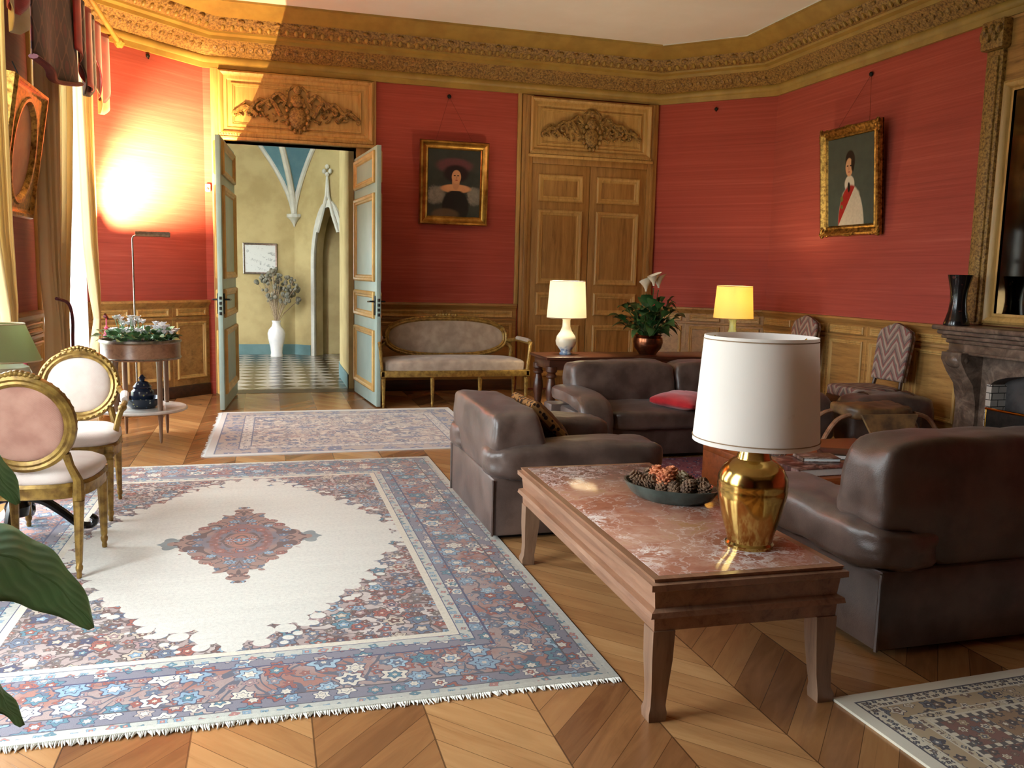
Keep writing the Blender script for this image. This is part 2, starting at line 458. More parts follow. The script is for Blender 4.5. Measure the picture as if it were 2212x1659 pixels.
    MT['mirror'] = simple('old_mirror', L(120, 116, 108), L(96, 92, 86), .06, 1, 3)
    # --- hall paint
    MT['hallwall'] = simple('ochre_limewash', L(188, 170, 118), L(168, 148, 98), .85, 0, 2.2, .05, 40)
    MT['hallblue'] = simple('blue_vault_paint', L(104, 142, 152), L(84, 124, 138), .85, 0, 3)
    MT['rib'] = simple('pale_stone_rib', L(206, 204, 190), L(186, 186, 174), .8, 0, 6)
    MT['teal'] = simple('teal_skirting_paint', L(104, 136, 134), L(90, 122, 122), .6, 0, 4)
    MT['doorpaint'] = simple('pale_blue_door_paint', L(168, 188, 180), L(154, 176, 170), .4, 0, 3, .03, 60)
    MT['doorgold'] = simple('ochre_gilt_door_moulding', L(206, 168, 98), L(186, 142, 76), .4, .1, 6)
    # hall floor: black and white marble on the diagonal
    b = NB('chequered_marble', .2, 0, .3)
    x, y, z = b.xyz(); u = (x + y) * 2.9; v = (x - y) * 2.9
    ch = ((u.floor() + v.floor()) / 2).fract().gt(.25); n = b.noise(b.co(), 6, 5, .6)
    MT['checker'] = b.done(b.mix(ch, b.mix(n, L(30, 26, 24), L(48, 42, 36)), b.mix(n, L(136, 128, 116), L(170, 162, 150))))
    # --- parquet: chevron strips running down the room
    b = NB('chevron_parquet', .3)
    x, y, z = b.xyz(); W_ = .3555
    u = (x - .12) / W_; si = u.floor(); f = u.fract(); par = (si / 2).fract().gt(.25) * 2 - 1
    v = y + par * (f - .5) * W_ * 1.1; bw = .158
    bi = (v / bw).floor(); bf = (v / bw).fract()
    r = b.wn(b.vec(si, bi, 3.7)); r2 = b.wn(b.vec(bi, si, 9.1))
    along = x * .7 - par * y * .7; across = v
    gr = b.noise(b.vec(along * 3 + r * 20, across * 60, r2 * 9), 1, 5, .65, .5); kn = b.noise(b.vec(along * 2.2 + r * 9, across * 9, r2 * 5), 1, 4, .6, 1.2)
    tone = r * .32 + (par * .5 + .5) * .3 + kn * .46  # alternate strips lightened, painting in how light catches the turned grain
    col = b.ramp(tone, [(.15, L(110, 70, 42)), (.42, L(148, 102, 62)), (.66, L(172, 124, 78)), (.9, L(192, 146, 96))])
    col = b.mix(b.ss(gr, .56, .75) * .4, col, L(112, 78, 48))
    gap = (bf.lt(.02)).max(f.lt(.008)).max(f.gt(.994))
    col = b.mix(gap * .75, col, L(52, 30, 16))
    b.bump(gr * .3 - gap, .12, .004)
    MT['parquet'] = b.done(col, rough=gr * .14 + .17)
# ---------------------------------------------------------------- rugs
def flowers(b, x, y, sc, pal, ground, petals=6, seed=0, size=.36, line=L(58, 52, 66)):
    """scattered rosettes with darker outlines on a ground colour (woven pattern)"""
    v = b.vec(x + seed, y - seed * .7)
    o = b.vor(v, sc, rnd=.62)
    px, py, _ = b.xyz(o['Position']); cr, cg, cb = b.xyz(o['Color'])
    ang = b.m('ARCTAN2', y - seed * .7 - py, x + seed - px)
    n = petals if petals else 6
    r = o['Distance'] * (1 - (ang * n + cr * 6).cos() * .2) / (cg * .5 + .62)
    col = b.ramp(cr, pal, True)
    col2 = b.ramp((cr * 7.3 + cb).fract(), pal, True)
    c = b.mix(r.lt(size), ground, line)
    c = b.mix(r.lt(size * .88), c, col)
    c = b.mix(r.lt(size * .52), c, line)
    c = b.mix(r.lt(size * .44), c, col2)
    c = b.mix(r.lt(size * .17), c, L(214, 200, 182))
    return c
def vines(b, x, y, sc, col, ink, seed=0, w=.035):
    n = b.noise(b.vec(x + seed * 3.3, y + seed), sc, 1, .5, .5)
    return b.mix(((n * 7).fract() - .5).abs().lt(w * 1.6), col, ink)

RUST = L(158, 84, 70); MAUVE = L(168, 134, 132); SLATE = L(98, 112, 134); SKY = L(138, 166, 188); NAVY = L(62, 66, 98); SAND = L(198, 180, 160); CREAM = L(224, 214, 198); TEALC = L(84, 128, 144); BROWN = L(112, 72, 64)
def rug_main_mat(hx, hy):
    b = NB('cream_medallion_rug_pile', .95, 0, .1)
    x, y, z = b.xyz(); ax = x.abs(); ay = y.abs()
    bd = (hx - ax).min(hy - ay)
    pal = [(0, RUST), (.16, SKY), (.3, BROWN), (.42, SLATE), (.54, SAND), (.68, TEALC), (.8, MAUVE), (.9, NAVY)]
    jit = b.noise(b.vec(x, y), 8, 2, .5); jv = b.vor(b.vec(ax, ay), 13, rnd=.8)['Distance']
    # main border: rosettes on rust / mauve
    gnd = b.mix(b.noise(b.vec(x, y), 4.5, 3).ss(.42, .58), L(168, 144, 138), L(166, 112, 98))
    gnd = vines(b, x, y, 5.5, gnd, L(92, 92, 108), 1, .07); gnd = flowers(b, x, y, 17, [(0, SLATE), (.25, MAUVE), (.5, RUST), (.75, L(124, 140, 156))], gnd, 5, 12, .4, L(96, 88, 100))
    main = flowers(b, x, y, 8, [(0, SKY), (.2, CREAM), (.34, RUST), (.46, TEALC), (.58, CREAM), (.72, SLATE), (.86, L(160, 186, 202))], gnd, 6, 2, .4, L(64, 68, 98))
    small = flowers(b, x, y, 12.5, [(0, SKY), (.25, CREAM), (.5, TEALC), (.7, L(190, 170, 160)), (.85, RUST)], L(128, 124, 136), 6, 5, .44, L(62, 68, 98))
    mini = flowers(b, x, y, 20, [(0, TEALC), (.35, SKY), (.7, L(190, 120, 110))], L(196, 194, 184), 4, 7, .34, L(120, 128, 130))
    # corner spandrels: dense mixed flowers, opening to cream near field corners
    sg = b.mix(b.noise(b.vec(x, y), 2.2, 3).ss(.5, .62), L(172, 150, 144), L(208, 194, 186))
    sg = vines(b, x, y, 6.5, sg, L(104, 84, 84), 4, .07)
    sp2 = flowers(b, x, y, 18, [(0, BROWN), (.2, L(112, 110, 122)), (.4, RUST), (.6, L(120, 104, 96)), (.8, SLATE)], sg, 5, 9, .44, L(84, 70, 74))
    fw = flowers(b, x, y, 9.5, pal, sp2, 5, 3, .37, L(72, 56, 62))
    cream = b.mix(b.noise(b.scale(b.co(), (2, 14, 1)), 1, 4, .6), L(228, 223, 212), L(210, 204, 194))
    fx = hx - .475; fy = hy - .475
    d = (ax / (fx * 1.0)) ** 1.36 + (ay / (fy * 1.0)) ** 1.36 + (jv - .4) * .34 + (jit - .5) * .12
    col = b.mix(d.ss(1.0, .985), fw, cream)
    # central lozenge medallion with pendants left and right
    mu = ax / .345; mv = ay / .63
    md = mu ** 1.02 + mv ** 1.02 + (jv - .4) * .3 + (jit - .5) * .2
    mg = b.mix(b.ss(md, .2, .42), L(166, 106, 86), b.mix(b.ss(md, .5, .8), L(112, 104, 112), L(156, 118, 104)))
    mf = flowers(b, ax, ay, 10.5, [(0, RUST), (.25, SLATE), (.45, BROWN), (.6, SKY), (.8, L(178, 120, 100))], vines(b, ax, ay, 4, mg, L(96, 66, 62), 2, .07), 6, 4, .38)
    ring = ((mu * mu + mv * mv) - .16).abs().lt(.05)
    mf = b.mix(ring * .5, mf, L(150, 84, 70))
    pend = (((ax - .335) / .07) * ((ax - .335) / .07) + (y / .085) * (y / .085) + (jv - .4) * 1.6).lt(1)
    col = b.mix(pend, col, b.mix(jit, L(96, 108, 112), L(150, 154, 152)))
    col = b.mix(md.lt(1), col, mf)
    # frame lines
    col = b.mix(bd.lt(.505), col, L(222, 212, 194))
    def band(a, c_, cc):
        nonlocal col
        col = b.mix(bd.gt(a) * bd.lt(c_), col, cc)
    band(.0, .472, L(72, 72, 108)); band(.425, .468, mini); band(.365, .42, small); band(.358, .365, L(70, 70, 104))
    band(.135, .356, main); band(.128, .135, L(84, 76, 84)); band(.06, .128, small); band(.054, .06, L(96, 90, 100)); band(.028, .054, mini); band(-1, .028, L(206, 204, 192))
    fade = b.noise(b.vec(x, y), 1.4, 3)
    col = b.mix((b.noise(b.scale(b.co(), (60, 60, 1)), 1, 4, .8) - .42) * .9, col, L(110, 96, 100))
    col = b.mix(fade * .16, col, L(206, 200, 192))
    pile = b.noise(b.scale(b.co(), (420, 420, 420)), 1, 2)
    b.bump(pile, .35, .004)
    return b.done(col, **{'Sheen Weight': .12, 'Sheen Roughness': .5})
def rug_runner_mat(hx, hy):
    b = NB('blue_grey_floral_rug_pile', .95, 0, .1)
    x, y, z = b.xyz(); x = x - .16; bd = (hx + .14 - x.abs()).min(hy - y.abs())
    pal = [(0, NAVY), (.2, L(170, 150, 140)), (.4, L(86, 92, 124)), (.6, L(190, 176, 164)), (.8, L(160, 120, 108))]
    g = b.mix(b.noise(b.vec(x, y), 3, 3).ss(.42, .58), L(186, 166, 148), L(206, 192, 176))
    g = flowers(b, x, y, 15, pal, g, 5, 8, .4, L(110, 96, 100)); f = flowers(b, x, y, 6.5, pal, vines(b, x, y, 3, g, L(120, 100, 100), 2, .06), 5, 1, .34, L(84, 80, 100))
    bl = (b.noise(b.vec(x * .7, y * 1.6), 3.4, 2) - .61).ss(0, .03)
    f = b.mix(bl * .8, f, L(70, 76, 116))
    bo = flowers(b, x, y, 7.5, [(0, L(70, 78, 122)), (.5, L(104, 112, 140)), (.8, L(176, 150, 140))], L(166, 146, 134), 4, 3, .42, L(60, 62, 92))
    sm = flowers(b, x, y, 22, pal, L(196, 186, 176), 4, 6, .34)
    col = b.mix(bd.lt(.34), f, L(60, 66, 104)); col = b.mix(bd.lt(.33), col, sm); col = b.mix(bd.lt(.25), col, L(62, 66, 104)); col = b.mix(bd.lt(.24), col, bo)
    col = b.mix(bd.lt(.08), col, L(62, 68, 108)); col = b.mix(bd.lt(.07), col, L(208, 204, 198))
    b.bump(b.noise(b.scale(b.co(), (400, 400, 400)), 1, 2), .3, .004)
    return b.done(b.mix(.12, col, L(200, 192, 186)), **{'Sheen Weight': .3})
def rug_beige_mat():
    b = NB('beige_compartment_rug_pile', .95, 0, .1)
    x, y, z = b.xyz(); y = -y   # local origin at the visible corner, x right, y towards the viewer
    bd = x.min(y)
    pal = [(0, L(72, 58, 52)), (.25, L(176, 150, 116)), (.45, L(120, 88, 66)), (.65, L(206, 190, 164)), (.85, L(96, 92, 96))]
    u = (x - .22) / .17; v = (y - .22) / .17
    cu = u.fract(); cv = v.fract(); r = b.wn(b.vec(u.floor(), v.floor(), 1.5))
    g = b.ramp(r, [(0, L(142, 108, 74)), (.3, L(120, 76, 60)), (.55, L(196, 178, 150)), (.8, L(160, 130, 92))], True)
    c = flowers(b, x, y, 24, pal, g, 6, 2, .42, L(70, 58, 54))
    ln = cu.min(1 - cu).min(cv.min(1 - cv)).lt(.06)
    dots = ((x * 150).sin() * (y * 150).sin()).gt(.1)
    c = b.mix(ln, c, b.mix(dots, L(84, 72, 66), L(204, 190, 166)))
    s1 = flowers(b, x, y, 44, [(0, L(66, 58, 62)), (.5, L(120, 96, 76)), (.8, L(88, 86, 92))], L(206, 194, 170), 4, 8, .42, L(66, 58, 62))
    s2 = flowers(b, x, y, 30, pal, L(190, 172, 142), 4, 6, .38)
    s3 = flowers(b, x, y, 16, pal, L(170, 144, 108), 5, 3, .4)
    for a, e, cc in ((-1, .21, L(202, 190, 168)), (-1, .2, s2), (-1, .175, L(202, 190, 168)), (-1, .17, s3), (-1, .1, L(202, 190, 168)), (-1, .092, s1), (-1, .055, L(70, 62, 66)), (-1, .048, L(214, 204, 184))):
        c = b.mix(bd.gt(a) * bd.lt(e), c, cc)
    b.bump(b.noise(b.scale(b.co(), (400, 400, 400)), 1, 2), .3, .004)
    return b.done(c, **{'Sheen Weight': .2})
def rug_red_mat():
    b = NB('plum_geometric_rug_pile', .95, 0, .1)
    x, y, z = b.xyz()
    c = flowers(b, x, y, 14, [(0, L(120, 60, 70)), (.4, L(150, 120, 130)), (.7, L(74, 66, 92))], L(122, 70, 78), 4, 1, .36, L(60, 40, 56))
    return b.done(c)

# ---------------------------------------------------------------- paintings
def ellm(b, x, z, cx, cz, rx, rz, soft=.12):
    u = (x - cx) / rx; w = (z - cz) / rz
    return (u * u + w * w).ss(1 + soft, 1 - soft)
def lady_mat():
    """local x across, z up, canvas roughly .58 x .72 centred on 0"""
    b = NB('portrait_of_lady_paint', .35)
    x, _, z = b.xyz(); n = b.noise(b.co(), 12, 5, .6); n2 = b.noise(b.co(), 40, 4)
    c = b.mix(n, L(38, 42, 40), L(62, 66, 60))
    c = b.mix(ellm(b, x, z, .0, .2, .21, .085, .5) * (n2 * .8 + .4), c, L(106, 58, 64))      # feathered hat
    c = b.mix(ellm(b, x, z, .02, .11, .15, .10, .4), c, L(38, 26, 28))
    c = b.mix(ellm(b, x + (n2 - .5) * .1, z + (n - .5) * .12, -.21, -.14, .1, .1, .6) * .75, c, b.mix(n2, L(110, 104, 98), L(180, 172, 160)))
    c = b.mix(ellm(b, x + (n2 - .5) * .1, z + (n - .5) * .12, .24, -.14, .08, .1, .6) * .75, c, b.mix(n2, L(110, 104, 98), L(170, 164, 152)))
    sk = b.mix(n, L(196, 136, 96), L(222, 168, 124))
    c = b.mix(ellm(b, x, z, .02, -.06, .18, .05, .3), c, sk)
    c = b.mix(ellm(b, x, z, .02, .02, .045, .09, .2), c, b.mix(.25, sk, L(140, 84, 60)))
    c = b.mix(ellm(b, x, z, .025, .075, .055, .078, .2), c, sk)
    c = b.mix(ellm(b, x, z, .005, .09, .013, .007, .5).max(ellm(b, x, z, .045, .09, .013, .007, .5)), c, L(52, 34, 28))
    c = b.mix(ellm(b, x, z, .028, .065, .007, .018, .6) * .5, c, L(160, 100, 74))
    c = b.mix(ellm(b, x, z, .027, .038, .016, .006, .5), c, L(158, 62, 54))
    c = b.mix(ellm(b, x, z, .02, -.27, .16, .2, .15) * z.lt(-.085), c, L(18, 16, 16))
    c = b.mix(ellm(b, x, z, -.1, -.36, .16, .07, .4) * .8, c, L(104, 84, 66))
    return b.done(c)
def officer_mat():
    b = NB('portrait_of_officer_paint', .3)
    x, _, z = b.xyz(); n = b.noise(b.co(), 9, 5, .6); n2 = b.noise(b.co(), 40, 4)
    c = b.mix(n, L(52, 62, 58), L(84, 92, 84))
    coat = ellm(b, x, z, .01, -.46, .2, .42, .08).max(ellm(b, x, z, .01, -.14, .13, .07, .3))
    c = b.mix(coat, c, b.mix(n2, L(176, 164, 146), L(214, 202, 182)))
    c = b.mix(ellm(b, x, z, -.01, -.03, .075, .085, .2), c, L(206, 196, 180))
    band = (x * .9 + .22 - (z + .42) * .62)
    c = b.mix(coat * band.abs().lt(.062), c, b.mix(n2, L(140, 30, 28), L(172, 46, 40)))
    c = b.mix(ellm(b, x, z, -.02, -.06, .02, .05, .3), c, L(28, 24, 22))
    c = b.mix(ellm(b, x, z, -.13, -.17, .022, .028, .3).max(ellm(b, x, z, -.13, -.25, .018, .02, .3)), c, L(112, 104, 52))
    c = b.mix(ellm(b, x, z, .0, .2, .075, .1, .2), c, L(28, 24, 22))
    c = b.mix(ellm(b, x, z, -.015, .135, .056, .09, .2), c, b.mix(n, L(196, 144, 108), L(214, 166, 126)))
    c = b.mix(ellm(b, x, z, .04, .17, .025, .085, .3), c, L(30, 25, 22))
    c = b.mix(ellm(b, x, z, -.04, .15, .014, .007, .5).max(ellm(b, x, z, .008, .15, .014, .007, .5)), c, L(42, 30, 26))
    c = b.mix(ellm(b, x, z, -.02, .122, .008, .02, .6) * .5, c, L(150, 100, 76))
    c = b.mix(ellm(b, x, z, -.018, .09, .017, .006, .5), c, L(150, 76, 62))
    return b.done(c)
def engraving_mat():
    b = NB('pale_engraving_paper', .5)
    x, _, z = b.xyz()
    n = b.noise(b.co(), 8, 5, .7, 1.5); l = ((x * .8 + z * 2.2) * 26 + n * 9).sin()
    c = b.mix(b.ss(n, .5, .6) * l.gt(.2) * .6, L(206, 208, 200), L(120, 124, 120))
    return b.done(c)
def oval_mat():
    return simple('rose_pastel_picture', L(190, 138, 104), L(172, 116, 88), .5, 0, 6)
def flame_mat():
    b = NB('flame_stitch_tapestry', .9, 0, .2)
    x, y, z = b.xyz()
    tri = ((x * 4.6 + .25).fract() - .5).abs()
    f = ((z + y * .7 + tri * .36) * 4.6 + b.noise(b.co(), 14, 2) * .25).fract()
    c = b.ramp(f, [(0, L(134, 116, 108)), (.16, L(160, 142, 130)), (.34, L(134, 84, 80)), (.46, L(118, 106, 100)), (.62, L(164, 146, 132)), (.78, L(142, 98, 90)), (.9, L(104, 86, 84))], True)
    b.bump(((x + y) * 700).sin() * (z * 700).sin(), .3, .002)
    return b.done(c)
def leopard_mat():
    b = NB('leopard_spot_velvet', .8, 0, .2)
    v = b.vor(b.co(), 30, dim='3D')['Distance']
    return b.done(b.mix(v.ss(.42, .36), L(150, 108, 62), L(46, 28, 20)))
def leafrib_mat():
    """uv: x along, y across"""
    b = NB('ribbed_dark_leaf', .32, 0, .5)
    u, w, _ = b.xyz(b.co('UV')); d = (w - .5).abs()
    rib = ((u * 1.0 - d * .55) * 70).sin(); mid = d.lt(.018)
    c = b.mix(b.ss(rib, .2, .95) * .55, L(150, 184, 152), L(98, 132, 104)); c = b.mix(b.noise(b.co(), 20, 3) * .5, c, L(160, 192, 158))
    c = b.mix(mid, c, L(96, 124, 78))
    b.bump(rib * .5 + mid, .35, .004)
    tl = b.node('ShaderNodeBsdfTranslucent'); b.put(tl.inputs[0], L(156, 182, 146))
    mx = b.node('ShaderNodeMixShader'); mx.inputs[0].default_value = .36; b.done(c)
    b.nt.links.new(b.p.outputs[0], mx.inputs[1]); b.nt.links.new(tl.outputs[0], mx.inputs[2]); b.nt.links.new(mx.outputs[0], b.nt.nodes['Material Output'].inputs[0])
    return b.mat
# ---------------------------------------------------------------- the room shell
XL, XR, YF, HC, HD, ZC = -1.69, 5.7556, -3.0, 3.543, 1.05, 4.10
P1 = (-.632, 10.1325); P2 = (4.7278, 10.1325); P3 = (XR, 9.1047); Q1 = (XL, 9.0745); Q0 = (XL, YF); Q5 = (XR, YF)
FL = frame((*Q0, 0), (0, 1, 0)); FLB = frame((*Q1, 0), (P1[0] - Q1[0], P1[1] - Q1[1], 0)); FB = frame((*P1, 0), (1, 0, 0))
FRB = frame((*P2, 0), (P3[0] - P2[0], P3[1] - P2[1], 0)); FR = frame((*P3, 0), (0, -1, 0)); FF = frame((*Q5, 0), (-1, 0, 0))
BX = lambda x: x - P1[0]          # world x -> local u on the back wall
WINS = [(7.42, 8.95), (4.67, 6.2), (1.92, 3.45)]
WZ0, WZ1 = .12, 3.36

def wall(name, F, Lg, H, mat, holes=(), th=.25, ext0=0, ext1=0, z0=-.02):
    mb = MB(); u = -ext0
    for (a, b_, za, zb) in sorted(holes):
        if a > u: mb.b2((u, 0, z0), (a, th, H), 0, F)
        if za > z0 + .01: mb.b2((a, 0, z0), (b_, th, za), 0, F)
        if zb < H: mb.b2((a, 0, zb), (b_, th, H), 0, F)
        u = b_
    if u < Lg + ext1: mb.b2((u, 0, z0), (Lg + ext1, th, H), 0, F)
    return struct(mb.build(name, mat))

def offset_path(pts, d):
    out = []
    for i, p in enumerate(pts):
        p = V(p).to_2d()
        ns = []
        if i > 0: t = (p - V(pts[i - 1]).to_2d()).normalized(); ns.append(V((t.y, -t.x)))
        if i < len(pts) - 1: t = (V(pts[i + 1]).to_2d() - p).normalized(); ns.append(V((t.y, -t.x)))
        if len(ns) == 1: o = ns[0] * d
        else:
            bsc = (ns[0] + ns[1]).normalized(); o = bsc * (d / bsc.dot(ns[0]))
        out.append((p.x + o.x, p.y + o.y))
    return out
PATH = [Q0, Q1, P1, P2, P3, Q5]
def run_mold(name, prof, mat, path=PATH, closed=False):
    mb = MB()
    mb.rings([[(x, y, z) for x, y in offset_path(path, d)] for d, z in prof], False, False, False)
    return struct(mb.build(name, mat, ang=50))

def panel_prof(w=.05, h=.022, y0=0):
    return [(0, y0), (.0, y0 - h * .6), (w * .2, y0 - h), (w * .45, y0 - h * .85), (w * .6, y0 - h * .45), (w * .85, y0 - h * .4), (w, y0)]

def wainscot(name, F, u0, u1, cells, moldmat, hmat):
    """oak dado between u0 and u1: boards, two rows of panels, cap rail"""
    mb = MB()
    mb.b2((u0, -.02, .0), (u1, .0, HD - .02), 0, F)
    mb.rings([[F @ V((u, y, z)) for y, z in ((0, HD + .005), (-.05, HD), (-.056, HD - .02), (-.04, HD - .045), (-.025, HD - .06), (-.02, HD - .075), (0, HD - .075))] for u in (u0, u1)])
    mb.b2((u0, -.032, .845), (u1, -.0, .875), .006, F)
    o = struct(mb.build(name, hmat))
    mm = MB(); n = cells; w = (u1 - u0) / n
    for i in range(n):
        a = u0 + i * w + .05; b_ = u0 + (i + 1) * w - .05
        for za, zb in ((.885, .965), (.2, .82)):
            mm.rectmold(a, za, b_, zb, panel_prof(.04, .02, -.02), F)
        if i: mm.b2((u0 + i * w - .004, -.024, .12), (u0 + i * w + .004, -.019, HD - .08), 0, F)
    mm.build('panel_moulding', moldmat, o)
    bb = MB(); bb.b2((u0, -.035, 0), (u1, 0, .13), .008, F)
    struct(bb.build('baseboard_' + name.split('_', 1)[1] if '_' in name else 'baseboard', MT['oak_dark']))
    return o

def cartouche(mb, F, cx, cz, w, h, y=-.02):
    """carved shield with scrolling acanthus to both sides"""
    R = random.Random(5)
    mb.ell((cx, y, cz - h * .2), (w * .07, .035, h * .23), 14, 10, F)
    mb.ell((cx, y - .015, cz + h * .12), (w * .055, .035, h * .13), 12, 8, F)
    mb.ell((cx, y - .02, cz + h * .33), (w * .032, .03, h * .09), 12, 8, F)
    for s in (-1, 1):
        mb.tube([(cx + s * w * .03, y, cz + h * .4), (cx + s * w * .075, y - .01, cz + h * .3), (cx + s * w * .08, y - .015, cz + h * .12), (cx + s * w * .11, y - .01, cz)], .016, 6, m=F)
    for k in range(14):
        a = 2 * pi * k / 14
        mb.ell((cx + cos(a) * w * .085, y - .015, cz - h * .18 + sin(a) * h * .28), (.024, .026, .03), 8, 6, F)
    for s in (-1, 1):
        for (x0, z0, x1, z1, cr) in ((.08, .1, .2, .12, .05), (.12, -.18, .28, .0, .045), (.2, -.02, .36, -.12, .04), (.3, -.2, .46, -.16, .035)):
            pts = [(cx + s * x0 * w, y - .012, cz + z0 * h), (cx + s * (x0 + x1) / 2 * w, y - .02, cz + (max(z0, z1) + .12) * h), (cx + s * x1 * w, y - .02, cz + z1 * h)]
            for k in range(7):
                a = pi * .5 - k * .75; r = cr * w * .55 * (1 - k / 9)
                pts.append((cx + s * (x1 * w + r * cos(a) * .9), y - .02, cz + z1 * h - cr * w * .5 + r * sin(a)))
            pts = spline(pts, 3); n = len(pts)
            mb.tube(pts, [.022 * (1 - .6 * i / n) + .004 for i in range(n)], 6, m=F)
        for k in range(34):
            t = k / 33; x = .08 + t * .36; top = .16 * (1 - t) ** 1.4
            zz = -.3 + .1 * t + R.random() * (top + .3 - .1 * t)
            rot = M.Rotation(R.uniform(-1, 1), 4, 'Y')
            mb.ell((cx + s * x * w, y - .005, cz + zz * h), (.03, .02, .013), 8, 6, F, rot)

def overdoor(prefix, F, u0, u1, z0, z1, parent):
    mb = MB()
    mb.b2((u0, -.03, z0), (u1, 0, z1), 0, F)
    mb.build('overdoor_board', MT['oak_light'], parent)
    mb = MB()
    mb.rectmold(u0, z0 + .04, u1, z1, [(0, 0), (0, -.07), (.02, -.085), (.04, -.075), (.055, -.05), (.085, -.045), (.1, -.03)], F)
    mb.rectmold(u0 + .13, z0 + .15, u1 - .13, z1 - .12, panel_prof(.04, .02, -.03), F)
    mb.b2((u0 - .02, -.1, z0 - .01), (u1 + .02, 0, z0 + .025), .008, F); mb.b2((u0, -.085, z0 + .025), (u1, 0, z0 + .06), .012, F)
    for i in range(int((u1 - u0) / .028)):
        mb.b2((u0 + .01 + i * .028, -.093, z0 + .032), (u0 + .024 + i * .028, -.08, z0 + .05), 0, F)
    mb.build('overdoor_moulding', MT['oak_light'], parent)
    mb = MB(); cartouche(mb, F, (u0 + u1) / 2, (z0 + z1) / 2 + .02, (u1 - u0) * .86, (z1 - z0) * .78, -.04)
    mb.build('carved_cartouche', MT['carved'], parent)

DPAN = [(2.30, 2.62), (1.30, 2.20), (.92, 1.20), (.16, .80)]
def door_leaf(name, F, w, h, mbody, mmold, parent, th=.045, both=True, scale=1.0):
    mb = MB(); mb.b2((0, 0, .015), (w, th, h), .003, F)
    o = mb.build(name, mbody, parent)
    mb = MB()
    for za, zb in DPAN:
        mb.rectmold(.085, za * scale, w - .085, zb * scale, panel_prof(.07, .03, 0), F)
        if both:
            G = F @ M.Translation((w, th, 0)) @ M.Rotation(pi, 4, 'Z')
            mb.rectmold(.085, za * scale, w - .085, zb * scale, panel_prof(.07, .03, 0), G)
    mb.build('panel_moulding', mmold, o)
    return o

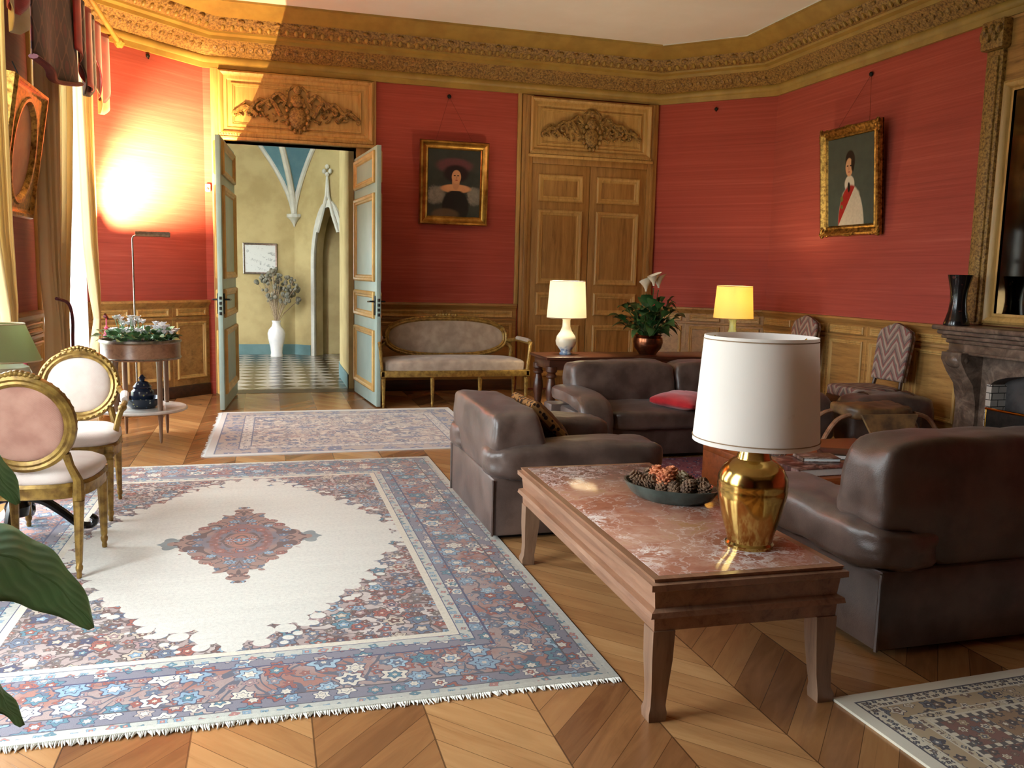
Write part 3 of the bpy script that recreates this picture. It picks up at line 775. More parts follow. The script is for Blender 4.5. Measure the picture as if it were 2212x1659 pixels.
def room():
    # floor, ceiling
    oct_ = [(XL - .3, YF - .3), (XL - .3, 9.2), (P1[0] - .12, P1[1] + .25), (P2[0] + .12, P2[1] + .25), (XR + .25, P3[1] + .1), (XR + .25, YF - .3)]
    mb = MB(); mb.slab([(XL - .25, YF - .2), (XL - .25, 9.2), (P1[0] - .1, P1[1] + .2), (P2[0] + .1, P2[1] + .2), (XR + .2, P3[1] + .1), (XR + .2, YF - .2)], -.12, 0)
    struct(mb.build('floor', MT['parquet']))
    mb = MB(); mb.slab(oct_, ZC, ZC + .12); struct(mb.build('ceiling', MT['ceil']))
    # walls
    wall('wall_left', FL, Q1[1] - YF, ZC, MT['red'], [(a - YF, b_ - YF, WZ0, WZ1) for a, b_ in WINS], .3, .3, .1)
    wall('wall_back_left', FLB, hypot(P1[0] - Q1[0], P1[1] - Q1[1]), ZC, MT['red'], (), .25)
    wall('wall_back', FB, P2[0] - P1[0], ZC, MT['red'], [(BX(-.42), BX(1.0), -.03, 2.79)], .25)
    wall('wall_back_right', FRB, hypot(P3[0] - P2[0], P3[1] - P2[1]), ZC, MT['red'], (), .25)
    wall('wall_right', FR, P3[1] - YF, ZC, MT['red'], (), .25, 0, .3)
    wall('wall_front', FF, XR - XL, ZC, MT['oak_dark'], (), .25, .25, .3)  # unseen wall, made dark to cut light bounced from behind the camera
    # cornice
    fas = [(0, HC - .006), (.03, HC - .006), (.035, HC + .045), (.05, HC + .055), (.055, HC + .1), (.045, HC + .118)]
    run_mold('trim_1', fas, MT['cornice'])
    run_mold('trim_2', [(.045, HC + .118), (.07, HC + .13), (.12, HC + .19), (.17, HC + .225), (.2, HC + .25)], MT['carved'])
    run_mold('trim_3', [(.2, HC + .25), (.215, HC + .25), (.22, HC + .285), (.27, HC + .3), (.275, HC + .32)], MT['cornice'])
    run_mold('trim_4', [(.275, HC + .32), (.3, HC + .325), (.36, HC + .37), (.4, HC + .43)], MT['carved'])
    run_mold('trim_5', [(.4, HC + .43), (.43, HC + .435), (.47, HC + .48), (.54, HC + .5), (.56, HC + .53), (.585, HC + .535), (.585, ZC + .01)], MT['cornice'])
    mb = MB(); op = offset_path([P2, P3, Q5], .588); mb.tube([(x, y, ZC - .004) for x, y in op], .006, 6); struct(mb.build('trim_6', MT['white']))
    eg = MB(); lf = MB(); tg = MB(); R = random.Random(3)
    for i in range(1, 5):
        a, b_ = V(PATH[i]), V(PATH[i + 1]); t = (b_ - a).normalized(); n = V((t.y, -t.x)); yaw = M.Rotation(atan2(t.y, t.x), 4, 'Z')
        Lg = (b_ - a).length
        if i == 4: Lg = 6.0
        k = int(Lg / .092)
        for j in range(k):
            s = (j + .5) * Lg / k
            for (d, dz, sc_, m_) in ((.335, .345, (.022, .022, .032), eg), (.12, .185, (.03, .016, .034), lf)):
                # stay clear of the mitred corners
                lo = d * .4 if i in (2, 3, 4) else -d * .4
                if s < d * .42 or s > Lg - d * .42: continue
                p = a + t * s + n * d
                m_.ell((p.x, p.y, HC + dz), sc_, 8, 6, rot=yaw @ M.Rotation(.7, 4, 'X'))
            if j % 2 == 0:
                for d, dz, q in ((.385, .4, .04), (.155, .225, .026)):
                    if s < d * .45 or s > Lg - d * .45: continue
                    p = a + t * s + n * d
                    tg.ell((p.x, p.y, HC + dz), (q, .02, .022), 8, 5, rot=yaw)
    struct(eg.build('trim_7', MT['cornice'])); struct(lf.build('trim_8', MT['carved'])); struct(tg.build('trim_9', MT['carved']))
    # oak dado
    wainscot('trim_left_pier', FL, WINS[1][1] - YF + .03, WINS[0][0] - YF - .03, 1, MT['oak_light'], MT['oak_hy'])
    wainscot('trim_left_front', FL, WINS[2][1] - YF + .03, WINS[1][0] - YF - .03, 1, MT['oak_light'], MT['oak_hy'])
    wainscot('trim_left_back', FLB, 0.02, hypot(P1[0] - Q1[0], P1[1] - Q1[1]) - .0, 3, MT['oak_light'], MT['oak_h'])
    wainscot('trim_back', FB, BX(1.21), BX(2.935), 2, MT['oak_light'], MT['oak_h'])
    wainscot('trim_right_back', FRB, .0, hypot(P3[0] - P2[0], P3[1] - P2[1]), 3, MT['oak_light'], MT['oak_h'])
    wainscot('trim_right', FR, 0, P3[1] - 5.98, 5, MT['oak_light'], MT['oak_hy'])
    # upright mouldings framing the cloth beside the doors
    mb = MB()
    for (a, b_, z0) in ((-.555, -.475, 0), (1.195, 1.225, HD), (2.9, 2.95, HD)):
        mb.b2((BX(a), -.035, z0), (BX(b_), 0, HC), .008, FB)
    struct(mb.build('trim_uprights', MT['oak_light']))
    # window niches and casements
    for i, (a, b_) in enumerate(WINS):
        w = MB(); u0, u1 = a - YF, b_ - YF
        for (p, q) in (((u0, .12, WZ0), (u0 + .06, .2, WZ1)), ((u1 - .06, .12, WZ0), (u1, .2, WZ1)), ((u0, .12, WZ1 - .07), (u1, .2, WZ1)), ((u0, .12, WZ0), (u1, .2, WZ0 + .1)), (((u0 + u1) / 2 - .05, .12, WZ0), ((u0 + u1) / 2 + .05, .2, WZ1))):
            w.b2(p, q, .006, FL)
        for z in (.78, 1.42, 2.06, 2.7): w.b2((u0, .135, z - .018), (u1, .185, z + .018), .004, FL)
        o = struct(w.build('window_%d' % (i + 1), MT['white']))
        g = MB(); g.b2((u0 + .05, .157, WZ0 + .08), (u1 - .05, .163, WZ1 - .05), 0, FL); g.build('pane', MT['glass'], o)
        g = MB()
        for (p, q) in (((u0 - .06, -.03, WZ0), (u0, .02, WZ1 + .06)), ((u1, -.03, WZ0), (u1 + .06, .02, WZ1 + .06)), ((u0 - .06, -.03, WZ1), (u1 + .06, .02, WZ1 + .06))):
            g.b2(p, q, .01, FL)
        g.build('casing', MT['oak_light'], o)
    # ---- door 1: open double door towards the hall
    d1 = struct(bpy.data.objects.new('door_1', None)); COL.objects.link(d1)
    mb = MB()
    for a, b_ in ((-.475, -.42), (1.0, 1.15)): mb.b2((BX(a), -.05, 0), (BX(b_), .25, 2.8), .008, FB)
    mb.b2((BX(-.475), -.05, 2.79), (BX(1.15), .25, 2.83), .005, FB)
    mb.build('door_frame', MT['oak_v'], d1)
    overdoor('open', FB, BX(-.475), BX(1.19), 2.80, HC - .02, d1)
    FLl = frame((-.408, 8.82, 0), (.085, 1.27, 0)); FLr = frame((.975, 10.06, 0), (.106, -1.229, 0))
    l1 = door_leaf('door_leaf', FLl, 1.26, 2.66, MT['doorpaint'], MT['doorgold'], d1); l2 = door_leaf('door_leaf', FLr, 1.23, 2.66, MT['doorpaint'], MT['doorgold'], d1)
    for F_, u_, leaf, sd in ((FLr, 1.17, l2, -1), (FLl, .06, l1, 1)):
        mb = MB()
        for yy, dr in ((-.008, -1), (.053, 1)):
            mb.box((u_, yy, 1.06), (.035, .012, .2), .004, m=F_)
            mb.tube([(u_, yy, 1.1), (u_, yy + dr * .045, 1.1), (u_ + sd * .1, yy + dr * .05, 1.095)], .009, 8, m=F_)
        mb.build('door_handle', MT['blackpaint'], leaf)
        mb = MB()
        for z in (.95, 1.0, 1.05, 1.1): mb.tube([(0 if sd > 0 else 1.23, .0225, z), (0 if sd > 0 else 1.23, .0225, z + .03)], .012, 8, m=F_)
        mb.build('lock_plate', MT['iron'], leaf)
    # ---- door 2: closed double door
    d2 = struct(bpy.data.objects.new('door_2', None)); COL.objects.link(d2)
    mb = MB()
    for a, b_ in ((2.955, 3.09), (4.585, 4.715)):
        mb.b2((BX(a), -.05, 0), (BX(b_), 0, HC - .01), .01, FB); mb.b2((BX(a) + .04, -.062, 0), (BX(b_) - .04, -.04, HC - .02), .01, FB)
    mb.b2((BX(3.09), -.055, 2.74), (BX(4.585), 0, 2.83), .01, FB)
    mb.build('door_frame', MT['oak_v'], d2)
    overdoor('closed', FB, BX(3.05), BX(4.62), 2.82, HC - .03, d2)
    for a in (3.09, 3.842):
        F_ = FB @ M.Translation((BX(a), -.03, 0))
        door_leaf('door_leaf', F_, .744, 2.74, MT['oak_v'], MT['oak_light'], d2, .03, False)
    # ---- hall beyond
    hx0, hy = -2.0, 14.8
    mb = MB(); mb.b2((-2.3, P1[1] + .2, -.12), (2.0, 15.1, -.001)); struct(mb.build('floor_hall', MT['checker']))
    mb = MB(); mb.b2((-.45, P1[1] - .04, -.03), (1.03, P1[1] + .26, .002)); struct(mb.build('trim_threshold', MT['oak_dark']))
    mb = MB(); mb.b2((-2.3, P1[1] + .25, 4.6), (2.0, 15.1, 4.7)); struct(mb.build('ceiling_hall', MT['hallblue']))
    mb = MB(); mb.b2((-2.3, hy, 0), (.456, hy + .2, 4.6)); mb.b2((.456, hy + .05, 0), (2.0, hy + .2, 4.6)); mb.b2((1.8, P1[1] + .25, 0), (2.0, hy + .2, 4.6)); struct(mb.build('wall_hall_back', MT['hallwall']))  # outer pieces past the canted wall are unseen, added to block stray sky light
    mb = MB(); mb.b2((-2.3, P1[1] + .25, 0), (-2.1, 12.9, 4.6)); mb.b2((-2.3, 14.1, 0), (-2.1, 15, 4.6)); mb.b2((-2.3, 12.9, 0), (-2.1, 14.1, .6)); mb.b2((-2.3, 12.9, 2.5), (-2.1, 14.1, 4.6))
    struct(mb.build('wall_hall_left', MT['hallwall']))
    w = MB()
    for y in (12.94, 13.5, 14.06): w.b2((-2.24, y - .04, .6), (-2.16, y + .04, 2.5))
    for z in (.63, 1.25, 1.88, 2.47): w.b2((-2.24, 12.9, z - .03), (-2.16, 14.1, z + .03))
    o = struct(w.build('window_hall_added', MT['white'])); g = MB(); g.b2((-2.203, 12.9, .6), (-2.197, 14.1, 2.5)); g.build('pane', MT['glass'], o)  # unseen window, added to bring daylight into the hall
    # canted hall wall with pointed doorway
    FH = frame((.456, hy, 0), (1, -.85, 0)); wl = 1.6
    a0, a1, sp, ap = .42, .98, 1.55, 2.42
    arch = [(a0, 0), (a0, sp)] + [(a0 + (a1 - a0) / 2 * (1 - cos(t * pi / 2)) * 1.0, sp + (ap - sp) * sin(t * pi / 2) ** 1.15) for t in [k / 8 for k in range(1, 9)]]
    archR = [(a0 + a1 - x, z) for x, z in arch[::-1][1:]]
    hole = arch + archR
    mb = MB()
    outer = [(0, 0), (0, 4.6)]
    # left piece, right piece, top piece of wall around the arch
    half = [(0, 0)] + arch + [((a0 + a1) / 2, 4.6), (0, 4.6)]
    mb.prism(half, 0, .2, FH)
    half2 = [((a0 + a1) / 2, 4.6)] + [((a0 + a1) / 2, ap)] + archR + [(wl, 0), (wl, 4.6)]
    mb.prism(half2, 0, .2, FH)
    struct(mb.build('wall_hall_right', MT['hallwall']))
    mb = MB()
    mb.rings([[(x + (x - .7) * s, y, z + (.0 if z < sp else (z - sp) * s * .55)) for x, z in hole] for s, y in ((0, .03), (0, -.04), (.22, -.04), (.24, 0))], False, False, False, m=FH)
    mb.tube([(.5, -.04, 2.02), (.6, -.05, 2.3), (.68, -.05, 2.6), (.7, -.05, 2.95)], [.03, .03, .025, .015], 6, m=FH)
    mb.tube([(.9, -.04, 2.02), (.8, -.05, 2.3), (.72, -.05, 2.6), (.7, -.05, 2.95)], [.03, .03, .025, .015], 6, m=FH)
    for dx, dz in ((0, 3.05), (-.06, 2.98), (.06, 2.98), (0, 2.93)): mb.ell((.7 + dx, -.05, dz), (.035, .03, .04), 8, 6, FH)
    struct(mb.build('trim_arch', MT['rib']))
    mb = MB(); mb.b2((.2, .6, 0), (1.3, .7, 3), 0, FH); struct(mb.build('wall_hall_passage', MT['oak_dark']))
    mb = MB(); mb.b2((.9, .0, .04), (1.8, .2, .06)); mb = MB()
    # near right wall of hall (rounded return)
    pts = [(.94, P1[1] + .25), (.94, 11.6), (.96, 11.95), (1.02, 12.2), (1.15, 12.45), (1.4, 12.6), (1.8, 12.62), (1.8, P1[1] + .25)]
    mb.slab(pts, 0, 4.6); struct(mb.build('wall_hall_near', MT['hallwall']))
    mb = MB(); mb.rings([[(x - .012, y + .012, z) for x, y in pts[:7]] for z in (0, .17)], False, False, False); mb.rings([[(x - .012, y, .17) for x, y in pts[:7]], [(x + .01, y, .17) for x, y in pts[:7]]], False, False, False)
    mb.b2((-2.1, hy - .015, 0), (.456, hy, .17)); mb.b2((0, -.015, 0), (a0 - .1, 0, .17), 0, FH)
    struct(mb.build('baseboard_hall', MT['teal']))
    # vault: corbel, ribs and blue webs
    cx, cy, cz = .456, hy - .03, 2.26
    mb = MB(); mb.lathe([(.005, -.16), (.03, -.1), (.07, -.04), (.12, 0), (.12, .05)], 10, (cx, cy, cz)); 
    def ribpts(dx, dy, hgt, rad): return [(cx + dx * (1 - cos(t)) * rad, cy + dy * (1 - cos(t)) * rad, cz + .05 + sin(t) * hgt) for t in [k * pi / 2 / 10 for k in range(11)]]
    def rib(dx, dy): return [(cx + dx * (k / 6) ** 1.5, cy + dy * (k / 6) ** 1.5, cz + .05 + 1.05 * (k / 6)) for k in range(13)]
    rl = rib(-.5, -.0); rc = rib(-.2, -.42); rr = rib(.3, -.24)
    for q, r_ in ((rl, .045), (rc, .05), (rr, .045)): mb.tube(q, r_, 8)
    struct(mb.build('trim_vault_ribs', MT['rib']))
    mb = MB(); mb.rings([rl, rc], False, False, False); mb.rings([rc, rr], False, False, False); struct(mb.build('ceiling_vault', MT['hallblue']))
# ---------------------------------------------------------------- rugs
def rugs():
    hx, hy = 1.318, 1.867; c = (-.14, 4.513)
    r = thing('persian_rug', 'large cream rug with a rose and blue central medallion', 'rug', (*c, 0))
    mb = MB(); mb.box((0, 0, .005), (2 * hx, 2 * hy, .01), .003); mb.build('pile', rug_main_mat(hx, hy), r)
    mb = MB(); R = random.Random(2)
    for sgn in (-1, 1):
        n = 460
        for i in range(n):
            x = -hx + 2 * hx * (i + .5) / n; dx = R.uniform(-.012, .012); l = R.uniform(.016, .034) * (1 if sgn < 0 else .4)
            mb.tube([(x, sgn * hy, .005), (x + dx * .4, sgn * (hy + l * .5), .006), (x + dx, sgn * (hy + l), .003)], [.0035, .003, .0012], 4)
    split_build(mb, 'fringe', simple('white_cotton_fringe', L(232, 228, 218), L(206, 202, 192), .9), r, gap=.02)
    # runner in front of the open door
    r = thing('runner_rug', 'worn grey-blue floral rug in front of the open double door', 'rug', (.52, 7.68, 0), radians(-.6))
    mb = MB()
    mb.slab([(-.97, -1.04), (1.27, -.98), (1.29, 1.09), (-.95, 1.04)], 0, .008); mb.build('pile', rug_runner_mat(1.0, 1.04), r)
    mb = MB()
    for i in range(120):
        y = -1.03 + 2.06 * i / 119; mb.tube([(-.955, y, .004), (-.99 + R.uniform(-.012, .012), y, .003)], [.004, .0015], 4)
    mb.build('fringe', MT['white'], r)
    r = thing('garden_rug', 'beige rug with small square compartments in the right foreground', 'rug', (1.822, 2.335, 0), radians(2.2))
    mb = MB(); mb.slab([(0, -2.4), (1.9, -2.4), (1.9, 0), (0, 0)], 0, .009); mb.build('pile', rug_beige_mat(), r)
    mb = MB(); mb.box((0, 0, .004), (1.2, 2.3, .008), .002)
    tag(mb.build('sofa_rug', rug_red_mat(), loc=(3.34, 4.86, 0)), 'plum red rug lying between the three leather sofas', 'rug')

# ---------------------------------------------------------------- leather seating
def leather_seat(name, label, cat, loc, rz, W, D, n, hb=.68, left_open=False):
    """faces local -y; local origin at floor centre of the front-back box. W across, D deep"""
    t = thing(name, label, cat, loc, rz); lm = MT['leather']
    aw = .24
    mb = MB()
    mb.b2((-W / 2 + .05, -D / 2 + .065, .03), (W / 2 - .05, D / 2 - .05, .25), .01)
    for sx in (-1, 1): mb.b2((sx * (W / 2 - (.09 if left_open else 0)), -D / 2 + (.13 if left_open else .06), .025), (sx * (W / 2 - .2), D / 2 - .012, .33), .018)
    mb.b2((-W / 2 + .004, D / 2 - .2, .025), (W / 2 - .004, D / 2, .34), .018)
    mb.build('base', lm, t)
    mb = MB(); mb.b2((-W / 2 + .06, -D / 2 + .12, 0), (W / 2 - .06, D / 2 - .06, .03)); mb.build('plinth', MT['blackpaint'], t)
    mb = MB()
    for sx in (-1, 1):
        if left_open: mb.tube([(sx * (W / 2 - .1), -D / 2 + .13, .03), (sx * (W / 2 - .1), -D / 2 + .13, .33)], .006, 6); continue
        mb.tube([(sx * W / 2, D / 2, .03), (sx * W / 2, D / 2, .33)], .008, 6); mb.tube([(sx * (W / 2 + .002), -D / 2 + .06, .03), (sx * (W / 2 + .002), -D / 2 + .06, .33)], .006, 6)
    split_build(mb, 'piping', lm, t)
    sw = (W - 2 * aw) / n
    for i in range(n):
        x = -W / 2 + aw + sw * (i + .5)
        mb = MB()
        mb.loaf((x, -.06, .305), (sw * 1.0, D - .14, .16), 7, 14, wr=.012, ws=7, seed=i, fn=lambda q: (q[0], q[1], q[2] + .1 * (1 - q[0] ** 2) * (1 - q[1] ** 2) * (1 if q[2] > 0 else 0)))
        mb.build('seat_cushion', lm, t)
    BW = W - .3 if left_open else W + .0; bw = BW / n
    for i in range(n):
        x = -BW / 2 + bw * (i + .5)
        mb = MB()
        # rolled back pad: leans back, overhangs the frame behind
        def fn(q, i=i):
            z = q[2]
            if z < 0 and not left_open:
                k = 0
                if i == 0 and q[0] < 0: k = abs(q[0])
                if i == n - 1 and q[0] > 0: k = abs(q[0])
                lim = .62 if n == 1 else .55
                z *= 1 - .62 * min(1, max(0, (k - lim) / .22))
            return (q[0], q[1] * (1 - .18 * max(q[2], 0)) + .12 * q[2], z + (.05 * (1 - q[0] ** 2) if z > 0 else 0))
        mb.loaf((x, D / 2 - .15, .33 + (hb - .33) / 2 + .0), (bw - .012, .33, hb - .31), 9, 18, wr=.016, ws=5, seed=i + 4, fn=fn)
        mb.build('back_cushion', lm, t)
    for sx in (-1, 1):
        mb = MB()
        x = sx * (W / 2 - .125)
        def fa(q): return (q[0], q[1], q[2] - .25 * max(0, -q[1] - .8) * 5 * 0 + .06 * (1 - q[0] ** 2) * (1 if q[2] > 0 else 0))
        if left_open:
            # arm pad bends over and runs down in front
            pts = spline([(x, D / 2 - .1, .44), (x, .0, .45), (x, -D / 2 + .2, .44), (x, -D / 2 + .07, .4), (x, -D / 2 + .02, .29), (x, -D / 2 + .03, .07)], 5)
            rs = []
            for i, p in enumerate(pts):
                a = pts[max(i - 1, 0)]; b = pts[min(i + 1, len(pts) - 1)]; tt = (b - a).normalized(); nn = V((0, tt.z, -tt.y)) * -1
                k = min(1, min(i, len(pts) - 1 - i) / 2 * .4 + .6)
                ring = []
                for j in range(16):
                    g = 2 * pi * j / 16; cx_ = abs(cos(g)) ** .6 * (1 if cos(g) > 0 else -1) * .13; cy_ = abs(sin(g)) ** .6 * (1 if sin(g) > 0 else -1) * .066
                    w_ = 1 + NZ.noise(p * 8 + V((cx_, cy_, sx)) * 9) * .07
                    ring.append(p + V((cx_ * w_ * k, 0, 0)) + nn * cy_ * w_ * k)
                rs.append(ring)
            mb.rings(rs)
        else:
            mb.loaf((x, .01, .415), (aw + .1, D + .03, .19), 5, 16, wr=.02, ws=7, seed=sx + 2, fn=fa)
        mb.build('arm_pad', lm, t)
    return t

def cushion(name, label, loc, size, mat, rot, gusset=None):
    t = thing(name, label, 'cushion', loc); t.rotation_euler = rot
    mb = MB()
    def fn(q):
        e = max(.0, (1 - abs(q[0]) ** 3.2)) * max(0., (1 - abs(q[1]) ** 3.2))
        return (q[0] * (1 - .06 * (1 - q[1] ** 2)), q[1] * (1 - .06 * (1 - q[0] ** 2)), q[2] * (.16 + .84 * e ** .5))
    mb.loaf((0, 0, 0), size, 9, 16, fn=fn, wr=.008, ws=9, seed=3)
    mb.build('cover', mat, t)
    if gusset:
        mb = MB(); a, b = size[0] / 2 * .985, size[1] / 2 * .985
        pts = []
        for (x0, y0, x1, y1) in ((-a, -b, a, -b), (a, -b, a, b), (a, b, -a, b), (-a, b, -a, -b)):
            for k in range(8):
                s = k / 8; cv = 1 - .055 * (1 - (2 * s - 1) ** 2)
                x, y = x0 + (x1 - x0) * s, y0 + (y1 - y0) * s
                pts.append((x * (cv if abs(x0 - x1) < 1e-6 else 1), y * (cv if abs(y0 - y1) < 1e-6 else 1), 0))
        mb.tube(pts, .03, 8, True); mb.build('leopard_border', gusset, t)
    return t

def seating():
    leather_seat('leather_armchair', 'brown leather armchair nearest the cream rug, side turned to the viewer', 'armchair', (1.62, 4.775, 0), radians(90), 1.05, .98, 1, .67)
    leather_seat('leather_sofa', 'brown leather sofa facing the viewer, with the red cushion on it', 'sofa', (3.37, 6.45, 0), 0, 2.2, .95, 2, .68, True)
    leather_seat('leather_sofa', 'dark brown leather sofa at the right with its back to the viewer', 'sofa', (3.32, 3.06, 0), pi, 2.28, .98, 2, .81)
    cushion('square_cushion', 'brown velvet cushion with leopard border in the nearest leather armchair', (1.57, 4.8, .55), (.32, .4, .12), simple('brown_gold_velvet', L(120, 84, 52), L(84, 54, 36), .7, 0, 9), (0, radians(46), 0), leopard_mat())
    cushion('silk_cushion', 'flat bright red silk cushion on the far leather sofa', (3.2, 6.18, .44), (.46, .4, .11), MT['redsilk'], (radians(3), radians(-2), radians(38)))

# ---------------------------------------------------------------- coffee table and what stands on it
def coffee_table():
    t = thing('coffee_table', 'low walnut coffee table with red-veined marble top in the foreground', 'table', (1.5, 3.12, 0), radians(-1.2))
    hx, hy, H = .338, .79, .475
    prof = [(0, 0), (.0, .0), (.004, -.012), (-.012, -.016), (-.012, -.036), (.006, -.045), (.01, -.085), (.012, -.1), (-.006, -.108), (-.01, -.125), (.01, -.133), (.012, -.175)]
    mb = MB()
    mb.rings([[(-hx - d, -hy - d, H + z), (hx + d, -hy - d, H + z), (hx + d, hy + d, H + z), (-hx - d, hy + d, H + z)] for d, z in [(-.03, 0)] + [(-d + .0, z) for d, z in prof] + [(-.04, -.175), (-.04, -.03)]], True, False, False)
    mb.build('apron_frame', MT['walnut'], t, 30)
    mb = MB(); mb.b2((-hx + .028, -hy + .028, H - .03), (hx - .028, hy - .028, H + .001), .002); mb.build('marble_top', MT['marble'], t)
    for sx in (-1, 1):
        for sy in (-1, 1):
            mb = MB(); rs = []
            for z, w, o in ((.3, .075, 0), (.2, .07, 0), (.1, .056, -.004), (.05, .052, -.002), (.028, .062, .006), (.0, .058, .004)):
                x1 = sx * (hx - .008 + o); y1 = sy * (hy - .008 + o)
                rs.append([(x1, y1, z), (x1 - sx * w, y1, z), (x1 - sx * w, y1 - sy * w, z), (x1, y1 - sy * w, z)])
            mb.rings(rs); mb.build('leg', MT['walnut_z'], t, 40)
    # brass lamp, not lit
    lx, ly = 1.625, 2.585
    t = thing('table_lamp', 'tall polished brass urn lamp with large ivory shade on the marble table', 'lamp', (lx, ly, .476))
    mb = MB(); mb.lathe([(.0, 0), (.082, 0), (.084, .012), (.078, .02), (.084, .05), (.102, .11), (.116, .17), (.121, .205), (.119, .215), (.121, .22), (.118, .25), (.1, .285), (.075, .305), (.06, .312), (.058, .318), (.05, .35), (.047, .39), (.05, .43), (.0, .43)], 48)
    mb.build('brass_urn', MT['lampbrass'], t)
    mb = MB(); mb.tube([(0, 0, .42), (0, 0, .6)], .008, 8); mb.lathe([(.022, .45), (.022, .52), (.018, .52)], 12)
    for a in (0, 2.1, 4.2): mb.tube([(0, 0, .6), (.18 * cos(a), .18 * sin(a), .728)], .0025, 5)
    mb.build('harp', MT['brass'], t)
    mb = MB(); z0, z1, r0, r1 = .372, .738, .214, .19
    mb.lathe([(r0, z0), (r1, z1), (r1 - .003, z1), (r0 - .003, z0)], 64, cap=False); sh_ = mb.build('lamp_shade', MT['shade'], t)
    mb = MB()
    for r, z in ((r0 + .0005, z0 + .016), (r1 + .0015, z1 - .012)): mb.tube([(r * cos(a), r * sin(a), z) for a in [2 * pi * k / 64 for k in range(64)]], .0018, 5, True)
    split_build(mb, 'shade_trim', MT['trimtape'], sh_)
    # dish of dried things
    dx, dy, dz = 1.635, 3.23, .4765
    t = thing('oval_dish', 'dark green glazed oval dish heaped with dried cones on the marble table', 'dish', (dx, dy, dz), radians(-54))
    mb = MB(); mb.lathe([(.0, 0), (.15, 0), (.18, .018), (.203, .05), (.21, .064), (.2, .064), (.188, .045), (.15, .018), (0, .014)], 40, sx=1.0, sy=.68, mod=lambda a, z: 1 + .03 * (cos(4 * a) > .8)); mb.build('dish_body', MT['jade'], t)
    R = random.Random(4)
    def cone(nm, label, cat, x, y, z, r, mat, rot, group, scales=True):
        o = thing(nm, label, cat, (x, y, z), 0, group); o.rotation_euler = rot
        mb = MB(); mb.ell((0, 0, 0), (r * .6, r * .6, r), 10, 8)
        k = 0
        for j in range(7):
            zz = -r * .85 + 1.75 * r * j / 6; rr = r * .72 * sqrt(max(.05, 1 - (zz / r) ** 2)); m = 8
            for i in range(m):
                a = 2 * pi * (i + .5 * (j % 2)) / m
                mb.ell((rr * cos(a), rr * sin(a), zz), (r * .24, r * .24, r * .12), 6, 4, rot=M.Rotation(a, 4, 'Z') @ M.Rotation(-.7, 4, 'Y'))
        mb.build('scales', mat, o); return o
    spots = [(-.16, .0), (-.12, -.055), (-.12, .05), (.05, -.075), (.1, -.05), (.155, .0), (.12, .045), (.06, .075), (-.02, .09), (-.06, -.075), (-.07, .07), (.095, .005), (0, -.085)]
    ca, sa = cos(radians(-54)), sin(radians(-54))
    for i, (a, b) in enumerate(spots):
        x, y = dx + a * ca - b * sa * .8, dy + a * sa + b * ca * .8
        cone('pine_cone', 'brown dried pine cone among others in the green dish', 'pine cone', x, y, dz + .062 + R.uniform(-.004, .012), .034, MT['cone'], (R.uniform(-1, 1), R.uniform(-1.2, 1.2), R.uniform(0, 6)), 'cones in the green dish')
    for i, (a, b) in enumerate([(-.06, -.0), (-.005, .03), (-.005, -.035)]):
        x, y = dx + a * ca - b * sa, dy + a * sa + b * ca
        cone('dried_flower', 'orange dried flower head in the middle of the green dish', 'dried flower', x - .01, y - .015, dz + .092, .042, MT['orangedry'], (R.uniform(-.4, .4), R.uniform(-.4, .4), R.uniform(0, 6)), 'orange flower heads in the dish')
    x, y = dx + .06 * ca, dy + .06 * sa + .03
    cone('seed_head', 'pale fluffy dried seed head in the green dish', 'seed head', x, y, dz + .085, .036, MT['fluff'], (.3, .5, 0), None)

